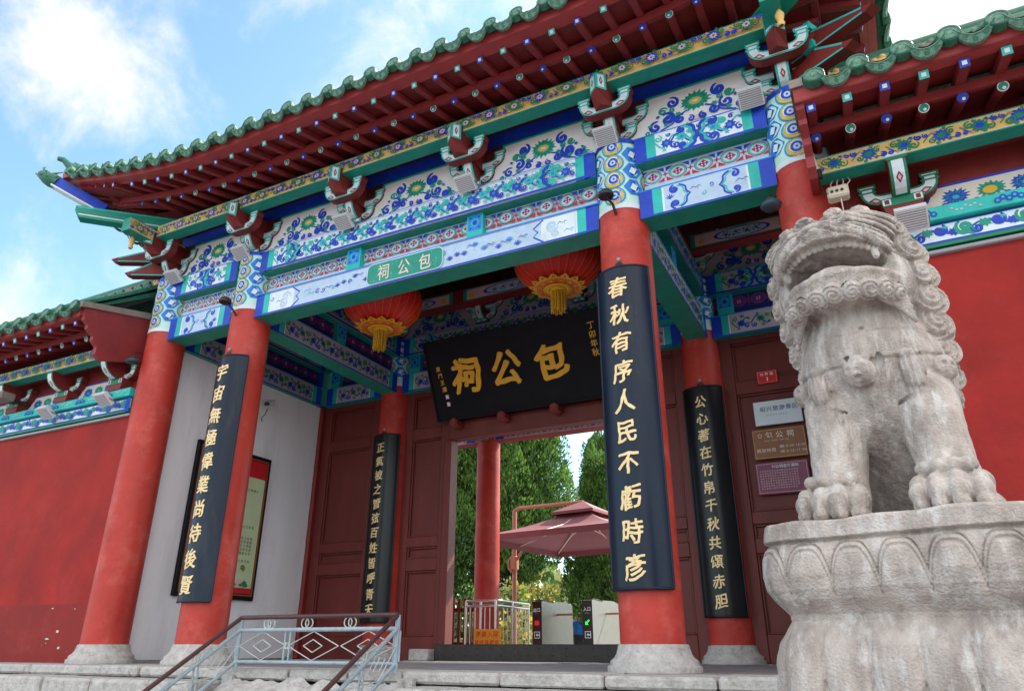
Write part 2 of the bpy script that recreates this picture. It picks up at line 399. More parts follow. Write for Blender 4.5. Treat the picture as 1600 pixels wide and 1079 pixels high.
# 2-D painter: coloured shapes laid as thin raised paint on a surface given by f(u,v,h)
JIT = random.Random(99)
class Paint:
    def __init__(s, mb, f, h0=.0012, step=.00006): s.mb = mb; s.f = f; s.h = h0; s.step = step
    def _h(s): s.h += s.step; return s.h
    def poly(s, pts, m):
        h = s._h()
        A = sum(pts[i][0] * pts[(i + 1) % len(pts)][1] - pts[(i + 1) % len(pts)][0] * pts[i][1] for i in range(len(pts)))
        if A < 0: pts = pts[::-1]
        s.mb.add([s.f(u, v, h) for u, v in pts], [tuple(range(len(pts)))], m)
    def rect(s, u0, v0, u1, v1, m, nu=1):
        if nu == 1: s.poly([(u0, v0), (u1, v0), (u1, v1), (u0, v1)], m)
        else:
            h = s._h()
            P = [[s.f(u0 + (u1 - u0) * i / nu, v, h) for v in (v0, v1)] for i in range(nu + 1)]
            s.mb.grid(P, m)
    def ribbon(s, pts, wd, m):
        h = s._h(); n = len(pts); pts = np.array(pts, float)
        ws = wd if hasattr(wd, '__len__') else [wd] * n
        a = []; b = []
        for i in range(n):
            d = pts[min(i + 1, n - 1)] - pts[max(i - 1, 0)]; d = d / (np.linalg.norm(d) + 1e-9)
            q = np.array([-d[1], d[0]]) * ws[i] / 2
            a.append(pts[i] + q); b.append(pts[i] - q)
        s.mb.grid([[s.f(*b[i], h), s.f(*a[i], h)] for i in range(n)], m)
    def disc(s, u, v, ru, rv, m, n=12, rot=0):
        c, sn = math.cos(rot), math.sin(rot)
        s.poly([(u + ru * math.cos(t) * c - rv * math.sin(t) * sn, v + ru * math.cos(t) * sn + rv * math.sin(t) * c) for t in [2 * math.pi * i / n for i in range(n)]], m)
    def star(s, u, v, ru, rv, n, m, inner=.6, rot=0.0):
        pts = []; j_ = JIT
        for i in range(2 * n):
            t = math.pi * i / n + rot; k = 1 if i % 2 == 0 else inner
            k *= j_.uniform(.88, 1.1); pts.append((u + ru * k * math.cos(t), v + rv * k * math.sin(t)))
        s.poly(pts, m)
    def scroll(s, u, v, r, m, turns=1.35, d=1, a0=0.0, w=.3, n=18):
        r *= JIT.uniform(.86, 1.12); a0 += JIT.uniform(-.35, .35); turns *= JIT.uniform(.9, 1.1); w *= JIT.uniform(.85, 1.15)
        pts = []; ws = []
        for i in range(n + 1):
            t = i / n
            rr = r * (1 - .80 * t)
            a = a0 + d * t * turns * 2 * math.pi
            pts.append((u + rr * math.cos(a), v + rr * math.sin(a)))
            ws.append(r * w * (.45 + .9 * math.sin(math.pi * min(1, t * 1.1)) * (1 - .4 * t) + .1))
        s.ribbon(pts, ws, m)
        s.disc(*pts[-1], r * w * .75, r * w * .75, m, 8)
    def lotus(s, u, v, r, m, centre=None, rv=None):
        rv = rv or r * .75
        s.star(u, v, r, rv, 17, m, .74, math.pi / 2)
        s.star(u, v, r * .80, rv * .80, 15, 'green' if m != 'green' else 'teal', .72, .3)
        s.star(u, v, r * .70, rv * .70, 15, m, .70, .5)
        s.star(u, v, r * .50, rv * .46, 11, 'teal_light', .7, .2)
        if centre: s.disc(u, v, r * .38, rv * .30, centre, 14); s.disc(u, v, r * .2, rv * .10, 'cream', 10)
    def brace(s, u, v, h, d, m, w=.02):
        """curly '<' bracket of height h opening to direction d, with a second outline inside"""
        for k, (c, ww, sh) in enumerate(((m, w, 0), ('teal_light' if m == 'blue' else 'blue', w * .8, d * w * 1.2))):
            pts = [(u + sh - d * h * .42 * (1 - abs(t) ** 1.6) + d * h * .08 * math.sin(abs(t) * 6), v + h * (.5 - .03 * k) * t) for t in np.linspace(-1, 1, 15)]
            s.ribbon(pts, ww, c)
        s.scroll(u + d * h * .16, v + h * .34, h * .17, m, 1.1, -d, math.pi / 2, .55, 12)
        s.scroll(u + d * h * .16, v - h * .34, h * .17, m, 1.1, d, -math.pi / 2, .55, 12)
def frame(o, ex, ey, en):
    o, ex, ey, en = (np.asarray(q, float) for q in (o, ex, ey, en))
    return lambda u, v, h: o + u * ex + v * ey + h * en
def cyl(cx, cy, r, a_mid, z0):   # u = arc length to the right seen from outside
    def f(u, v, h):
        a = a_mid + u / r
        return V(cx + (r + h) * math.cos(a), cy + (r + h) * math.sin(a), z0 + v)
    return f

# lettering
GLY = {}
def glyph(ch, bold=0.0, res=3, cut=False):
    key = (ch, bold, cut)
    if key in GLY: return GLY[key]
    cu = bpy.data.curves.new('glyph', 'FONT'); cu.body = ch; cu.size = 1.0; cu.offset = bold
    cu.resolution_u = res; cu.fill_mode = 'FRONT'; cu.extrude = 0.0
    ob = bpy.data.objects.new('glyph', cu)
    me = bpy.data.meshes.new_from_object(ob)
    bm = bmesh.new(); bm.from_mesh(me)
    for ax in (0, 1):
        for q in np.arange(-.2, 1.3, .07 if cut else 9):
            nn = Vector((1, 0, 0)) if ax == 0 else Vector((0, 1, 0))
            bmesh.ops.bisect_plane(bm, geom=bm.verts[:] + bm.edges[:] + bm.faces[:], plane_co=nn * q, plane_no=nn)
    bmesh.ops.remove_doubles(bm, verts=bm.verts[:], dist=1e-5)
    bm.to_mesh(me); bm.free()
    vs = np.array([v.co[:2] for v in me.vertices], float).reshape(-1, 2)
    fs = [tuple(p.vertices) if p.normal.z > 0 else tuple(p.vertices)[::-1] for p in me.polygons]
    bpy.data.objects.remove(ob); bpy.data.curves.remove(cu); bpy.data.meshes.remove(me)
    if len(vs):
        c = (vs.min(0) + vs.max(0)) / 2
        vs = vs - c
    GLY[key] = (vs, fs)
    return GLY[key]
def write(mb, f, ch, u, v, su, sv, m, h=.003, bold=0.0, brush=0.0, seed=0, shear=0.0, thick=None, fat=0.0):
    vs, fs = glyph(ch, bold, cut=brush > 0)
    if not len(vs): return
    rnd = random.Random(seed)
    p = [rnd.uniform(0, 6.28) for _ in range(6)]
    out = []
    for x, y in vs:
        if brush:
            x2 = x + brush * (math.sin(5.2 * y + p[0]) * .5 + math.sin(9 * x + 4 * y + p[1]) * .35 + .25 * math.sin(17 * y - 9 * x + p[4]))
            y2 = y + brush * (math.sin(5.7 * x + p[2]) * .5 + math.sin(8 * y - 5 * x + p[3]) * .35 + .25 * math.sin(15 * x + 7 * y + p[5]))
            y2 += brush * 1.6 * x; x, y = x2, y2
        out.append((u + su * (x + shear * y), v + sv * y))
    # a bold brush: the same strokes laid again slightly shifted
    offs = [(0, 0)] + ([(fat * math.cos(R(60 * k)) * su, fat * math.sin(R(60 * k)) * sv * .8) for k in range(6)] if fat else [])
    for k, (da, db) in enumerate(offs):
        mb.add([f(a + da, b + db, h + k * 6e-5) for a, b in out], fs, m)
        if thick:
            ec = {}
            for fc in fs:
                for i in range(len(fc)):
                    e = (fc[i], fc[(i + 1) % len(fc)]); ec[e] = 1
            n = len(out)
            vv = [f(a + da, b + db, h + k * 6e-5) for a, b in out] + [f(a + da, b + db, h - thick) for a, b in out]
            mb.add(vv, [(b, a, a + n, b + n) for (a, b) in ec if (b, a) not in ec], m)

# ================================================================ setting
rng = random.Random(7)
XL, XR = -1.256, 5.345           # corner column lines
D = 2.57                          # door wall line; the rear columns stand at 2*D
CX = [XL, 0.0, 4.0, XR]

mb = MB()
mb.grid([[(x, y, -1.25) for y in (-150, -40, -10, -.9)] for x in (-150, -30, -9, 10, 30, 150)], 'paving', flip=False)
struct = mb.build('ground', kind='structure')
mb = MB()
mb.grid([[(x, y, -.32) for y in (5.9, 12, 30, 200)] for x in (-200, -30, -9, 10, 30, 200)], 'paving')
mb.build('courtyard_ground', kind='structure')

# stylobate: paving slabs with a course of edge stones
mb = MB()
mb.box((-12, -.25, -1.2), (12, 6.1, -.156), 'paving')
y0 = -.25
for r_ in range(3):
    x = -12 + .3 * r_
    y1 = y0 + .9
    while x < 11.5:
        L_ = rng.uniform(.7, 1.1)
        mb.bbox((x + .004, y0 + .004, -.17), (x + L_ - .004, y1 - .004, -.15 + rng.uniform(-.002, .001)), 'paving', .006)
        x += L_
    y0 = y1
x = -12
while x < 11.5:
    L_ = rng.uniform(.35, .95)
    jut = rng.uniform(-.014, .014)
    mb.bbox((x + .005, -.66 + jut, -.222), (x + L_ - .005, -.246, -.15 + rng.uniform(-.004, .004)), 'stone_base', rng.uniform(.010, .020))
    x += L_
mb.build('platform', kind='structure')
# steps in front (the ramp slab fills the middle)
mb = MB()
for k in range(6):
    zt = -.225 - .17 * k; ya = -.65 - .27 * k; yb = ya - .31
    for xa, xb in ((-12, 1.05), (2.68, 11)):
        x = xa
        while x < xb - .01:
            L_ = min(rng.uniform(.3, .8), xb - x)
            if xb - (x + L_) < .25: L_ = xb - x
            mb.bbox((x + .005, yb + rng.uniform(-.015, .015), zt - .165), (x + L_ - .005, ya + .12, zt + rng.uniform(-.007, .003)), 'stone_base', rng.uniform(.012, .024))
            x += L_
    mb.box((-12, ya - .0, zt - .3), (11, ya + .3, zt - .03), 'stone_base')
mb.build('stone_steps', kind='structure')
# carved ramp slab between the handrails
mb = MB()
P_ = []
for i in range(141):
    row = []
    for j in range(121):
        u = i / 140; v = j / 120
        x = 1.10 + 1.52 * u; y = -.68 - 1.55 * v; z = -.235 - .95 * v
        e = min(u, 1 - u) * 1.52
        d = 0.0
        if e > .16: d = .018 * math.sin(9 * x + 5 * math.sin(6 * y)) * math.sin(11 * y + 4 * math.sin(5 * x)) + .012 * math.sin(23 * x + 9 * y) + .006 * math.sin(47 * x - 31 * y) * math.sin(53 * y + 3)
        elif e > .13: d = -.012
        row.append((x, y, z + d + .02))
    P_.append(row)
mb.grid(P_, 'stone_base', smooth=True, flip=True)
mb.box((1.06, -.70, -.60), (1.16, -.655, -.19), 'stone_base')
mb.box((2.56, -.70, -.60), (2.67, -.655, -.19), 'stone_base')
mb.build('carved_ramp', kind='structure')

# ================================================================ gatehouse
gate = thing('gatehouse', 'red columned temple gatehouse with painted beams and upturned green tiled roof', 'gatehouse', (2, 2.5, -.15))

def z_up(t): return .43 * max(0.0, t) ** 1.6
CR = .2
# ---- columns
def column(x, y, r=CR, front=True, paint=True, boardz=None):
    mb = MB()
    # slight taper
    prof = [(r * 1.03, 0.0), (r * 1.02, .8), (r, 2.0), (r * .985, 3.16)]
    mb.lathe(prof, (x, y, 0), 'column_red', 40)
    c = mb.build('column', gate)
    mb = MB()
    sp = [(r * 1.46, -.152), (r * 1.46, -.122), (r * 1.44, -.116), (r * 1.37, -.112), (r * 1.37, -.092), (r * 1.34, -.084), (r * 1.24, -.070), (r * 1.17, -.048), (r * 1.13, -.022), (r * 1.11, -.004), (r * 1.09, .006), (r * 1.02, .008)]
    mb.lathe(sp, (x, y, 0), 'stone_base', 40)
    mb.build('stone_base', c)
    mb = MB()
    rr = r * .985
    mb.lathe([(rr, 3.16), (rr, 3.78)], (x, y, 0), 'mint' if front else 'teal', 40)
    mb.lathe([(rr + .004, 3.12), (rr + .004, 3.165)], (x, y, 0), 'white', 40)
    if paint:
        P = Paint(mb, cyl(x, y, rr, -math.pi / 2, 0), .002)
        n = 8; w_ = 2 * math.pi * rr / n
        for k in range(-3, 4):
            for j in range(4):
                v = 3.235 + .155 * j + (.078 if k % 2 else 0)
                if v > 3.74: continue
                if k % 2:      # white square in blue lozenge
                    P.poly([(k * w_ - .082, v), (k * w_ - .03, v - .07), (k * w_ + .03, v - .07), (k * w_ + .082, v), (k * w_ + .03, v + .07), (k * w_ - .03, v + .07)], 'blue_mid')
                    P.poly([(k * w_ - .046, v), (k * w_, v - .052), (k * w_ + .046, v), (k * w_, v + .052)], 'blue')
                    P.poly([(k * w_ - .032, v - .016), (k * w_ + .01, v - .036), (k * w_ + .032, v + .016), (k * w_ - .01, v + .036)], 'white')
                else:
                    P.disc(k * w_, v, .088, .082, 'blue_mid', 18); P.disc(k * w_, v, .080, .077, 'teal_light', 18); P.disc(k * w_, v, .072, .070, 'yellow', 18)
                    P.disc(k * w_, v + .008, .052, .053, 'mint', 16)
                    P.disc(k * w_, v + .006, .043, .045, 'blue', 16)
                    P.disc(k * w_, v + .006, .024, .026, 'lilac', 12)
                    P.disc(k * w_, v + .006, .009, .010, 'blue', 8)
        P.rect(-1.9 * w_ * 2, 3.735, 1.9 * w_ * 2, 3.775, 'blue', 16)
    mb.build('painted_collar', c)
    return c
for x in CX: column(x, 0)
for x in CX[1:3]: column(x, D)
for x in CX: column(x, 2 * D, .185, paint=False)

# ---- painted beam stacks. frame: o = left end at z=0 on the column line, ex along, en outwards
def dense_floral(P, u0, u1, v0, v1, rnd, dens=1.0, cols=('blue', 'teal_light', 'blue_mid')):
    H = v1 - v0; n = max(1, int((u1 - u0) / (H * .95) * dens))
    for i in range(n):
        u = u0 + (i + .5) * (u1 - u0) / n
        vm = (v0 + v1) / 2
        a, b = (cols[0], cols[1]) if i % 2 == 0 else (cols[1], cols[0])
        d = 1 if i % 2 else -1
        pts = [(u - H * .5 + H * .1 * k, vm + d * H * .26 * math.sin(math.pi * (k / 10) * 2 - .5)) for k in range(11)]
        P.ribbon(pts, H * .075, b)
        P.star(u + rnd.uniform(-.05, .05) * H, vm + d * H * .06, H * .27, H * .25, 8, a, .62, rnd.uniform(0, 1))
        P.disc(u, vm + d * H * .06, H * .09, H * .08, cols[2] if a != cols[2] else 'white', 8)
        P.scroll(u - H * .34, vm - d * H * .24, H * .17, b, 1.1, d, rnd.uniform(0, 3), .42, 10)
        P.scroll(u + H * .36, vm + d * H * .24, H * .16, a, 1.1, -d, rnd.uniform(0, 3), .42, 10)
        P.scroll(u + H * .1, vm - d * H * .33, H * .12, a, 1.0, -d, rnd.uniform(0, 3), .45, 8)
        P.star(u - H * .12, vm + d * H * .36, H * .12, H * .10, 5, b, .5, rnd.uniform(0, 2))
        P.star(u + H * .42, vm - d * H * .2, H * .10, H * .09, 5, cols[2], .5, rnd.uniform(0, 2))
def sparse_floral(P, u0, u1, v0, v1, rnd):
    H = v1 - v0; n = int((u1 - u0) / (H * .34))
    for i in range(n):
        u = u0 + (i + .5) * (u1 - u0) / n + rnd.uniform(-.02, .02); v = (v0 + v1) / 2 + rnd.uniform(-.28, .28) * H
        k = rnd.random()
        c = rnd.choice(['blue', 'blue_mid', 'blue'])
        if k < .45:
            for q in range(5):
                a = .5 + q * .55
                P.ribbon([(u, v - H * .10), (u + H * .12 * math.cos(a), v - H * .08 + H * .15 * math.sin(a)), (u + H * .20 * math.cos(a), v - H * .08 + H * .22 * math.sin(a))], [H * .015, H * .05, H * .02], c)
        elif k < .75:
            P.ribbon([(u - H * .24, v - H * .05), (u - H * .10, v + H * .08), (u + H * .04, v), (u + H * .16, v + H * .07), (u + H * .26, v + H * .03)], [H * .015, H * .045, H * .03, H * .04, H * .01], c)
            P.disc(u + H * .13, v - H * .06, H * .03, H * .03, 'teal_light', 7)
        else:
            P.scroll(u, v, H * .15, c if rnd.random() < .6 else 'teal_light', 1, rnd.choice((-1, 1)), rnd.uniform(0, 6), .3, 8)
        if rnd.random() < .6:
            P.disc(u + rnd.uniform(-.3, .3) * H, v + rnd.uniform(-.25, .25) * H, H * .022, H * .018, 'lilac' if k < .2 else 'blue_mid', 6)

def beam_stack(o, ex, en, Ln, seed, tile_at=(), plaque=False, faces=True, a=CR, inner=False, depth=.22):
    """lower beam, recessed board, upper beam between two columns (column radius a at both ends)"""
    rnd = random.Random(seed)
    o = np.asarray(o, float); ex = np.asarray(ex, float); en = np.asarray(en, float); ez = V(0, 0, 1)
    u0, u1 = a - .03, Ln - a + .03
    um, hl = (u0 + u1) / 2, (u1 - u0) / 2
    # lower beam
    yf = .12
    mb = MB()
    mb.obox(o + ex * um + ez * 3.145 + en * (yf - depth / 2), ex * hl, en * depth / 2, ez * .125, 'teal')
    b = mb.build('lower_beam', gate)
    mb = MB()
    P = Paint(mb, frame(o + en * yf, ex, ez, en))
    v0, v1 = 3.02, 3.27
    P.rect(u0, v0, u1, v1, 'shaded_white' if inner else 'lilac')
    for s_, q in ((1, u0 + .05), (-1, u1 - .05)):
        P.rect(q - s_ * .05, v0, q + s_ * .055, v1, 'blue')
        P.rect(q + s_ * .055, v0, q + s_ * .13, v1, 'teal_light')
        P.rect(q + s_ * .13, v0 + .02, q + s_ * .145, v1 - .02, 'white')
    if inner:
        P.rect(u0 + .19, v0 + .012, u1 - .19, v1 - .012, 'shaded_white')
        dense_floral(P, u0 + .2, u1 - .2, v0 + .03, v1 - .03, rnd, 1.1, ('blue', 'green', 'blue_dark'))
    elif Ln > 2:
        for s_, q in ((1, u0 + .20), (-1, u1 - .20)):
            P.rect(q, v0 + .02, q + s_ * .30, v1 - .02, 'white')
            P.scroll(q + s_ * .20, v0 + .15, .055, 'lilac', 1.2, s_, 0, .45)
            P.scroll(q + s_ * .17, v0 + .08, .045, 'lilac', 1.2, -s_, 1, .45)
            sparse_floral(P, min(q, q + s_ * .14), max(q, q + s_ * .14), v0 + .03, v1 - .03, rnd)
            P.ribbon([(q + s_ * .28, v0 + .02), (q + s_ * .37, v0 + .085), (q + s_ * .33, v0 + .125), (q + s_ * .37, v0 + .165), (q + s_ * .28, v1 - .02)], .014, 'blue')
        sparse_floral(P, u0 + .62, u1 - .62, v0 + .03, v1 - .03, rnd)
    else:
        for s_, q in ((1, u0 + .36), (-1, u1 - .36)):
            P.brace(q - s_ * .05, (v0 + v1) / 2, .2, -s_, 'blue', .015)
            sparse_floral(P, min(q - s_ * .17, q - s_ * .05), max(q - s_ * .17, q - s_ * .05), v0 + .03, v1 - .03, rnd)
        sparse_floral(P, u0 + .40, u1 - .40, v0 + .04, v1 - .04, rnd)
    P.rect(u0, v0, u1, v0 + .016, 'blue')
    P.rect(u0, v1 - .012, u1, v1, 'blue_mid')
    if plaque:
        pu0, pu1, pv0, pv1 = um - .43, um + .38, v0 + .03, v1 - .018
        rr = .05
        pts = []
        for cx_, cy_, a0 in ((pu1 - rr, pv1 - rr, 0), (pu0 + rr, pv1 - rr, 90), (pu0 + rr, pv0 + rr, 180), (pu1 - rr, pv0 + rr, 270)):
            for k in range(5):
                t = R(a0 + 22.5 * k); pts.append((cx_ + (rr + .008) * math.cos(t), cy_ + (rr + .008) * math.sin(t)))
        P.poly(pts, 'white')
        pts = [(um - .025 + (x - um + .025) * .985, v0 + .125 + (y - v0 - .125) * .94) for x, y in pts]
        P.poly(pts, 'teal')
        for k, ch in enumerate('祠公包'):
            write(mb, frame(o + en * yf, ex, ez, en), ch, um - .25 + .225 * k, v0 + .128, .135, .17, 'cream', P.h + .003, 0, .012, k, fat=.012)
        for k in range(26):
            P.disc(rnd.uniform(pu0 + .05, pu1 - .05), rnd.uniform(pv0 + .02, pv1 - .02), .004, .003, 'white', 5)
    mb.build('painted_face', b)
    # recessed board
    mb = MB()
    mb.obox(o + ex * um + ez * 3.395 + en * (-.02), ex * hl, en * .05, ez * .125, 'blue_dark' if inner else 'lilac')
    b = mb.build('recessed_board', gate)
    mb = MB()
    P = Paint(mb, frame(o + en * .03, ex, ez, en))
    n = max(4, round((u1 - u0) / .19)); pw = (u1 - u0) / n
    vc, vh = 3.432, .068
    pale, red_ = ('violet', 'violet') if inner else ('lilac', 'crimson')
    P.rect(u0, vc - vh, u1, vc + vh, pale)
    for i in range(n):
        uc = u0 + (i + .5) * pw
        for s_ in (-1, 1):
            for t_ in (-1, 1):
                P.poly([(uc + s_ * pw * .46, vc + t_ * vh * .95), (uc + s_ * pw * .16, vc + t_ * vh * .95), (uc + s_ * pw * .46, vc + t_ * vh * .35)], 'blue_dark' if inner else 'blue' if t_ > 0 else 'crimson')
        P.disc(uc, vc, pw * .37, vh * .92, 'crimson', 14)
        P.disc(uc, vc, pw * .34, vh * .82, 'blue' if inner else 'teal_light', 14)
        P.disc(uc, vc, pw * .26, vh * .62, pale, 14)
        P.poly([(uc - pw * .22, vc), (uc, vc - vh * .55), (uc + pw * .22, vc), (uc, vc + vh * .55)], 'crimson')
        for a_ in range(4):
            t = a_ * math.pi / 2 + .785
            P.disc(uc + pw * .085 * math.cos(t), vc + vh * .22 * math.sin(t), .006, .006, 'white', 6)
        P.disc(uc, vc, pw * .06, vh * .16, 'blue', 8)
        P.star(u0 + i * pw, vc, pw * .15, vh * .45, 4, 'crimson', .3)
    mb.build('painted_face', b)
    for tu in tile_at:
        mb = MB()
        mb.obox(o + ex * tu + ez * 3.395 + en * .06, ex * .08, en * .035, ez * .122, 'teal_light')
        t = mb.build('beam_block', gate)
        mb = MB()
        P = Paint(mb, frame(o + en * .095 + ex * tu, ex, ez, en))
        P.rect(-.066, 3.355, .066, 3.505, 'blue_mid')
        P.star(0, 3.43, .055, .06, 8, 'teal_light', .5); P.disc(0, 3.43, .025, .028, 'blue', 8)
        for a_ in range(4): P.disc(.042 * (-1) ** a_, 3.43 + .05 * (-1) ** (a_ // 2), .012, .012, 'blue', 6)
        mb.build('painted_face', t)
    # upper beam
    mb = MB()
    mb.obox(o + ex * um + ez * 3.6375 + en * (.14 - .13), ex * hl, en * .13, ez * .1225, 'teal')
    b = mb.build('upper_beam', gate)
    mb = MB()
    P = Paint(mb, frame(o + en * .14, ex, ez, en))
    v0, v1 = 3.515, 3.76
    P.rect(u0, v0, u1, v1, 'shaded_white' if inner else 'white')
    for s_, q in ((1, u0 + .05), (-1, u1 - .05)):
        P.rect(q - s_ * .05, v0, q + s_ * .045, v1, 'blue')
        P.rect(q + s_ * .045, v0, q + s_ * .12, v1, 'teal_light')
    dense_floral(P, u0 + .20, u1 - .20, v0 + .035, v1 - .015, rnd, 1.7, ('blue', 'green', 'blue_dark') if inner else ('blue', 'teal_light', 'blue_mid'))
    for s_, q in ((1, u0 + .42), (-1, u1 - .42)):
        P.brace(q, (v0 + v1) / 2 + .01, .22, -s_, 'blue' if Ln < 2 else 'teal_light', .026)
    P.rect(u0 + .05, v0, u1 - .05, v0 + .024, 'blue')
    P.rect(u0, v1 - .008, u1, v1, 'blue_mid')
    mb.build('painted_face', b)

EX, EY, EZ = V(1, 0, 0), V(0, 1, 0), V(0, 0, 1)
beam_stack((0, 0, 0), EX, -EY, 4.0, 1, tile_at=(1.35, 2.68), plaque=True)
beam_stack((XL, 0, 0), EX, -EY, 1.256, 2)
beam_stack((4, 0, 0), EX, -EY, XR - 4, 3)
# rear row above the door wall, seen through the porch
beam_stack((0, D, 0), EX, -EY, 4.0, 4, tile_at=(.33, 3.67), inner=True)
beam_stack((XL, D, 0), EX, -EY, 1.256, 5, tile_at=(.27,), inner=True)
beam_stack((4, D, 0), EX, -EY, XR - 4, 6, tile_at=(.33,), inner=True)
# cross beams, painted on the face towards the middle of the photo
for q, (x, nrm) in enumerate(((0, EX), (4, EX), (XL, EX))):
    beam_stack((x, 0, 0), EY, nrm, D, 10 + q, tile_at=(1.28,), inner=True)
# cross beams of the rear porch
for x in (0, 4):
    mb = MB(); mb.box((x - .1, D + .2, 3.03), (x + .1, 2 * D - .17, 3.26), 'teal'); mb.build('cross_beam', gate)
mb = MB()
mb.box((XL, 2 * D - .1, 3.02), (XR, 2 * D + .1, 3.20), 'wood_red'); bb = mb.build('rear_beam', gate)
mb = MB(); P = Paint(mb, frame((0, 2 * D - .1, 0), EX, EZ, -EY))
P.rect(XL, 3.025, XR, 3.195, 'pink_pale')
dense_floral(P, XL, XR, 3.04, 3.18, random.Random(5), 1.0, ('blue_dark', 'green', 'crimson'))
for x in (0, 4): P.rect(x + .19, 3.025, x + .34, 3.195, 'blue'); P.rect(x - .34, 3.025, x - .19, 3.195, 'blue')
mb.build('painted_face', bb)

# ---- bracket sets (dougong) and lotus panels
def arm_profile(L_, h, w=.085, tk=.075):
    """U shape: level arm whose ends sweep up into flared tips"""
    rx, rz = min(.12, L_ * .55), h * .60
    out = [(-L_ - .012, h), (-L_ - .012, h * .84), (-L_, h * .76)]
    out += [(-L_ + rx * (1 - math.cos(t)), rz * (1 - math.sin(t))) for t in np.linspace(0, math.pi / 2, 6)]
    tk = min(tk, h * .55); xi = -L_ + w; ri = min(.05, max(.004, L_ - w - .01))
    inn = [(xi + ri, tk)] + [(xi + ri * (1 - math.sin(t)), tk + (h * .72 - tk) * (1 - math.cos(t)) * .5) for t in np.linspace(.5, math.pi / 2, 3)] + [(xi, h * .76), (xi + .012, h * .84), (xi + .012, h)]
    half = out + [(0, 0)]
    right = [(-x, z) for x, z in out[::-1]]
    return out + right + [(-x, z) for x, z in inn[::-1]] + inn
def shrink(pts, d):
    n = len(pts); out = []
    A = sum(pts[i][0] * pts[(i + 1) % n][1] - pts[(i + 1) % n][0] * pts[i][1] for i in range(n))
    sg = 1 if A > 0 else -1
    for i in range(n):
        p0, p1, p2 = np.array(pts[i - 1]), np.array(pts[i]), np.array(pts[(i + 1) % n])
        e1 = unit(p1 - p0); e2 = unit(p2 - p1)
        n1 = sg * np.array([-e1[1], e1[0]]); n2 = sg * np.array([-e2[1], e2[0]])
        b = n1 + n2; b = b / max(1e-6, np.linalg.norm(b)); c = max(.5, np.dot(b, n1))
        out.append(tuple(p1 + b * d / c))
    return out
def lat_arm(T, y, L_, z, h, t, sc=1.0, frames='teal_light', inner='white'):
    """arm parallel to the wall, front face at local y"""
    mb = MB(); w = .085 * sc
    pr = arm_profile(L_, h, w)
    mb.prism(pr, T(0, y + t, z), T.ex, EZ, T.en, t, 'wood_red', frames)
    P = Paint(mb, lambda u, v, hh: T(0, y, z) + u * T.ex + v * EZ + hh * T.en, .0015)
    P.poly(shrink(pr, .013 * sc), inner)
    for s_ in (-1, 1):
        for q in (.62, .80): P.rect(s_ * (L_ - w / 2) - w * .62, h * q, s_ * (L_ - w / 2) + w * .62, h * q + .012 * sc, frames)
        c = s_ * (L_ - w * .95); b = .036
        for k, m in ((1, 'wood_red'), (.55, 'pink_pale')):
            P.poly([(c - .042 * k * sc, b + s_ * -.008 * k), (c, b - .022 * k), (c + .042 * k * sc, b + s_ * .012 * k), (c, b + .024 * k)], m)
    mb.build('cross_arm', T.parent)
class TF:
    def __init__(s, o, ex, en, parent): s.o = np.asarray(o, float); s.ex = np.asarray(ex, float); s.en = np.asarray(en, float); s.parent = parent
    def __call__(s, x, y, z): return s.o + s.ex * x - s.en * y + EZ * z
def fwd_arm(T, y0, y1, z, h, wd, sc=1.0, frames='teal_light'):
    """arm projecting outwards from y0 to y1 (negative = out), curved front painted white"""
    mb = MB()
    n = 7; pr = [(y0, z), (y0, z + h)]
    fr = []
    for i in range(n):
        t = i / (n - 1)
        fr.append((y1 + (abs(y1 - y0) * .55) * (1 - math.sin((1 - t) * math.pi / 2)) , z + h * (1 - t)))
    # front edge from top (y1) down curving back
    fr = [(y1 + abs(y1 - y0) * .62 * (1 - math.cos(t * math.pi / 2)), z + h - h * math.sin(t * math.pi / 2)) for t in np.linspace(0, 1, n)]
    pr = [(y0, z), (y0, z + h)] + fr
    mb.prism([(-p[0], p[1]) for p in pr], T(-wd / 2, 0, 0), T.en, EZ, T.ex, wd, 'wood_red')
    # painted front strip following the curve
    nn = []
    P3 = [T(0, a, b) for a, b in fr]
    for i in range(n):
        d = unit(P3[min(i + 1, n - 1)] - P3[max(i - 1, 0)]); nrm = unit(np.cross(d, T.ex)); 
        if np.dot(nrm, T.en) < 0: nrm = -nrm
        nn.append(nrm)
    for col, wf, hh, i0, i1 in ((frames, .5, .002, 0, n), ('white', .33, .004, 0, n - 1)):
        mb.grid([[P3[i] + nn[i] * hh - T.ex * wd * wf, P3[i] + nn[i] * hh + T.ex * wd * wf] for i in range(i0, i1)], col)
    m_ = n // 2
    for col, s_, hh in (('wood_red', 1.0, .0055), ('pink_pale', .55, .007)):
        c = P3[m_ - 1] * .5 + P3[m_] * .5; d = unit(P3[m_] - P3[m_ - 1]); q = nn[m_]
        mb.add([c + q * hh - T.ex * wd * .2 * s_, c + q * hh - d * h * .24 * s_, c + q * hh + T.ex * wd * .2 * s_, c + q * hh + d * h * .24 * s_], [(0, 1, 2, 3)], col)
    o_ = mb.build('forward_arm', T.parent)
    mb = MB()
    hb = .055 * sc; w0, w1 = wd * .55, wd * .68
    pf = [(-w0, 0), (w0, 0), (w1, hb * .45), (w1, hb), (-w1, hb), (-w1, hb * .45)]
    mb.prism(pf, T(0, y1 + .10 * sc, z + h), T.ex, EZ, T.en, .11 * sc, 'wood_red', frames)
    P = Paint(mb, lambda u, v, hh: T(0, y1 - .01 * sc, z + h) + u * T.ex + v * EZ + hh * T.en, .0015)
    P.rect(-w1 * .85, hb * .55, w1 * .85, hb * .88, 'white')
    mb.build('end_block', o_)
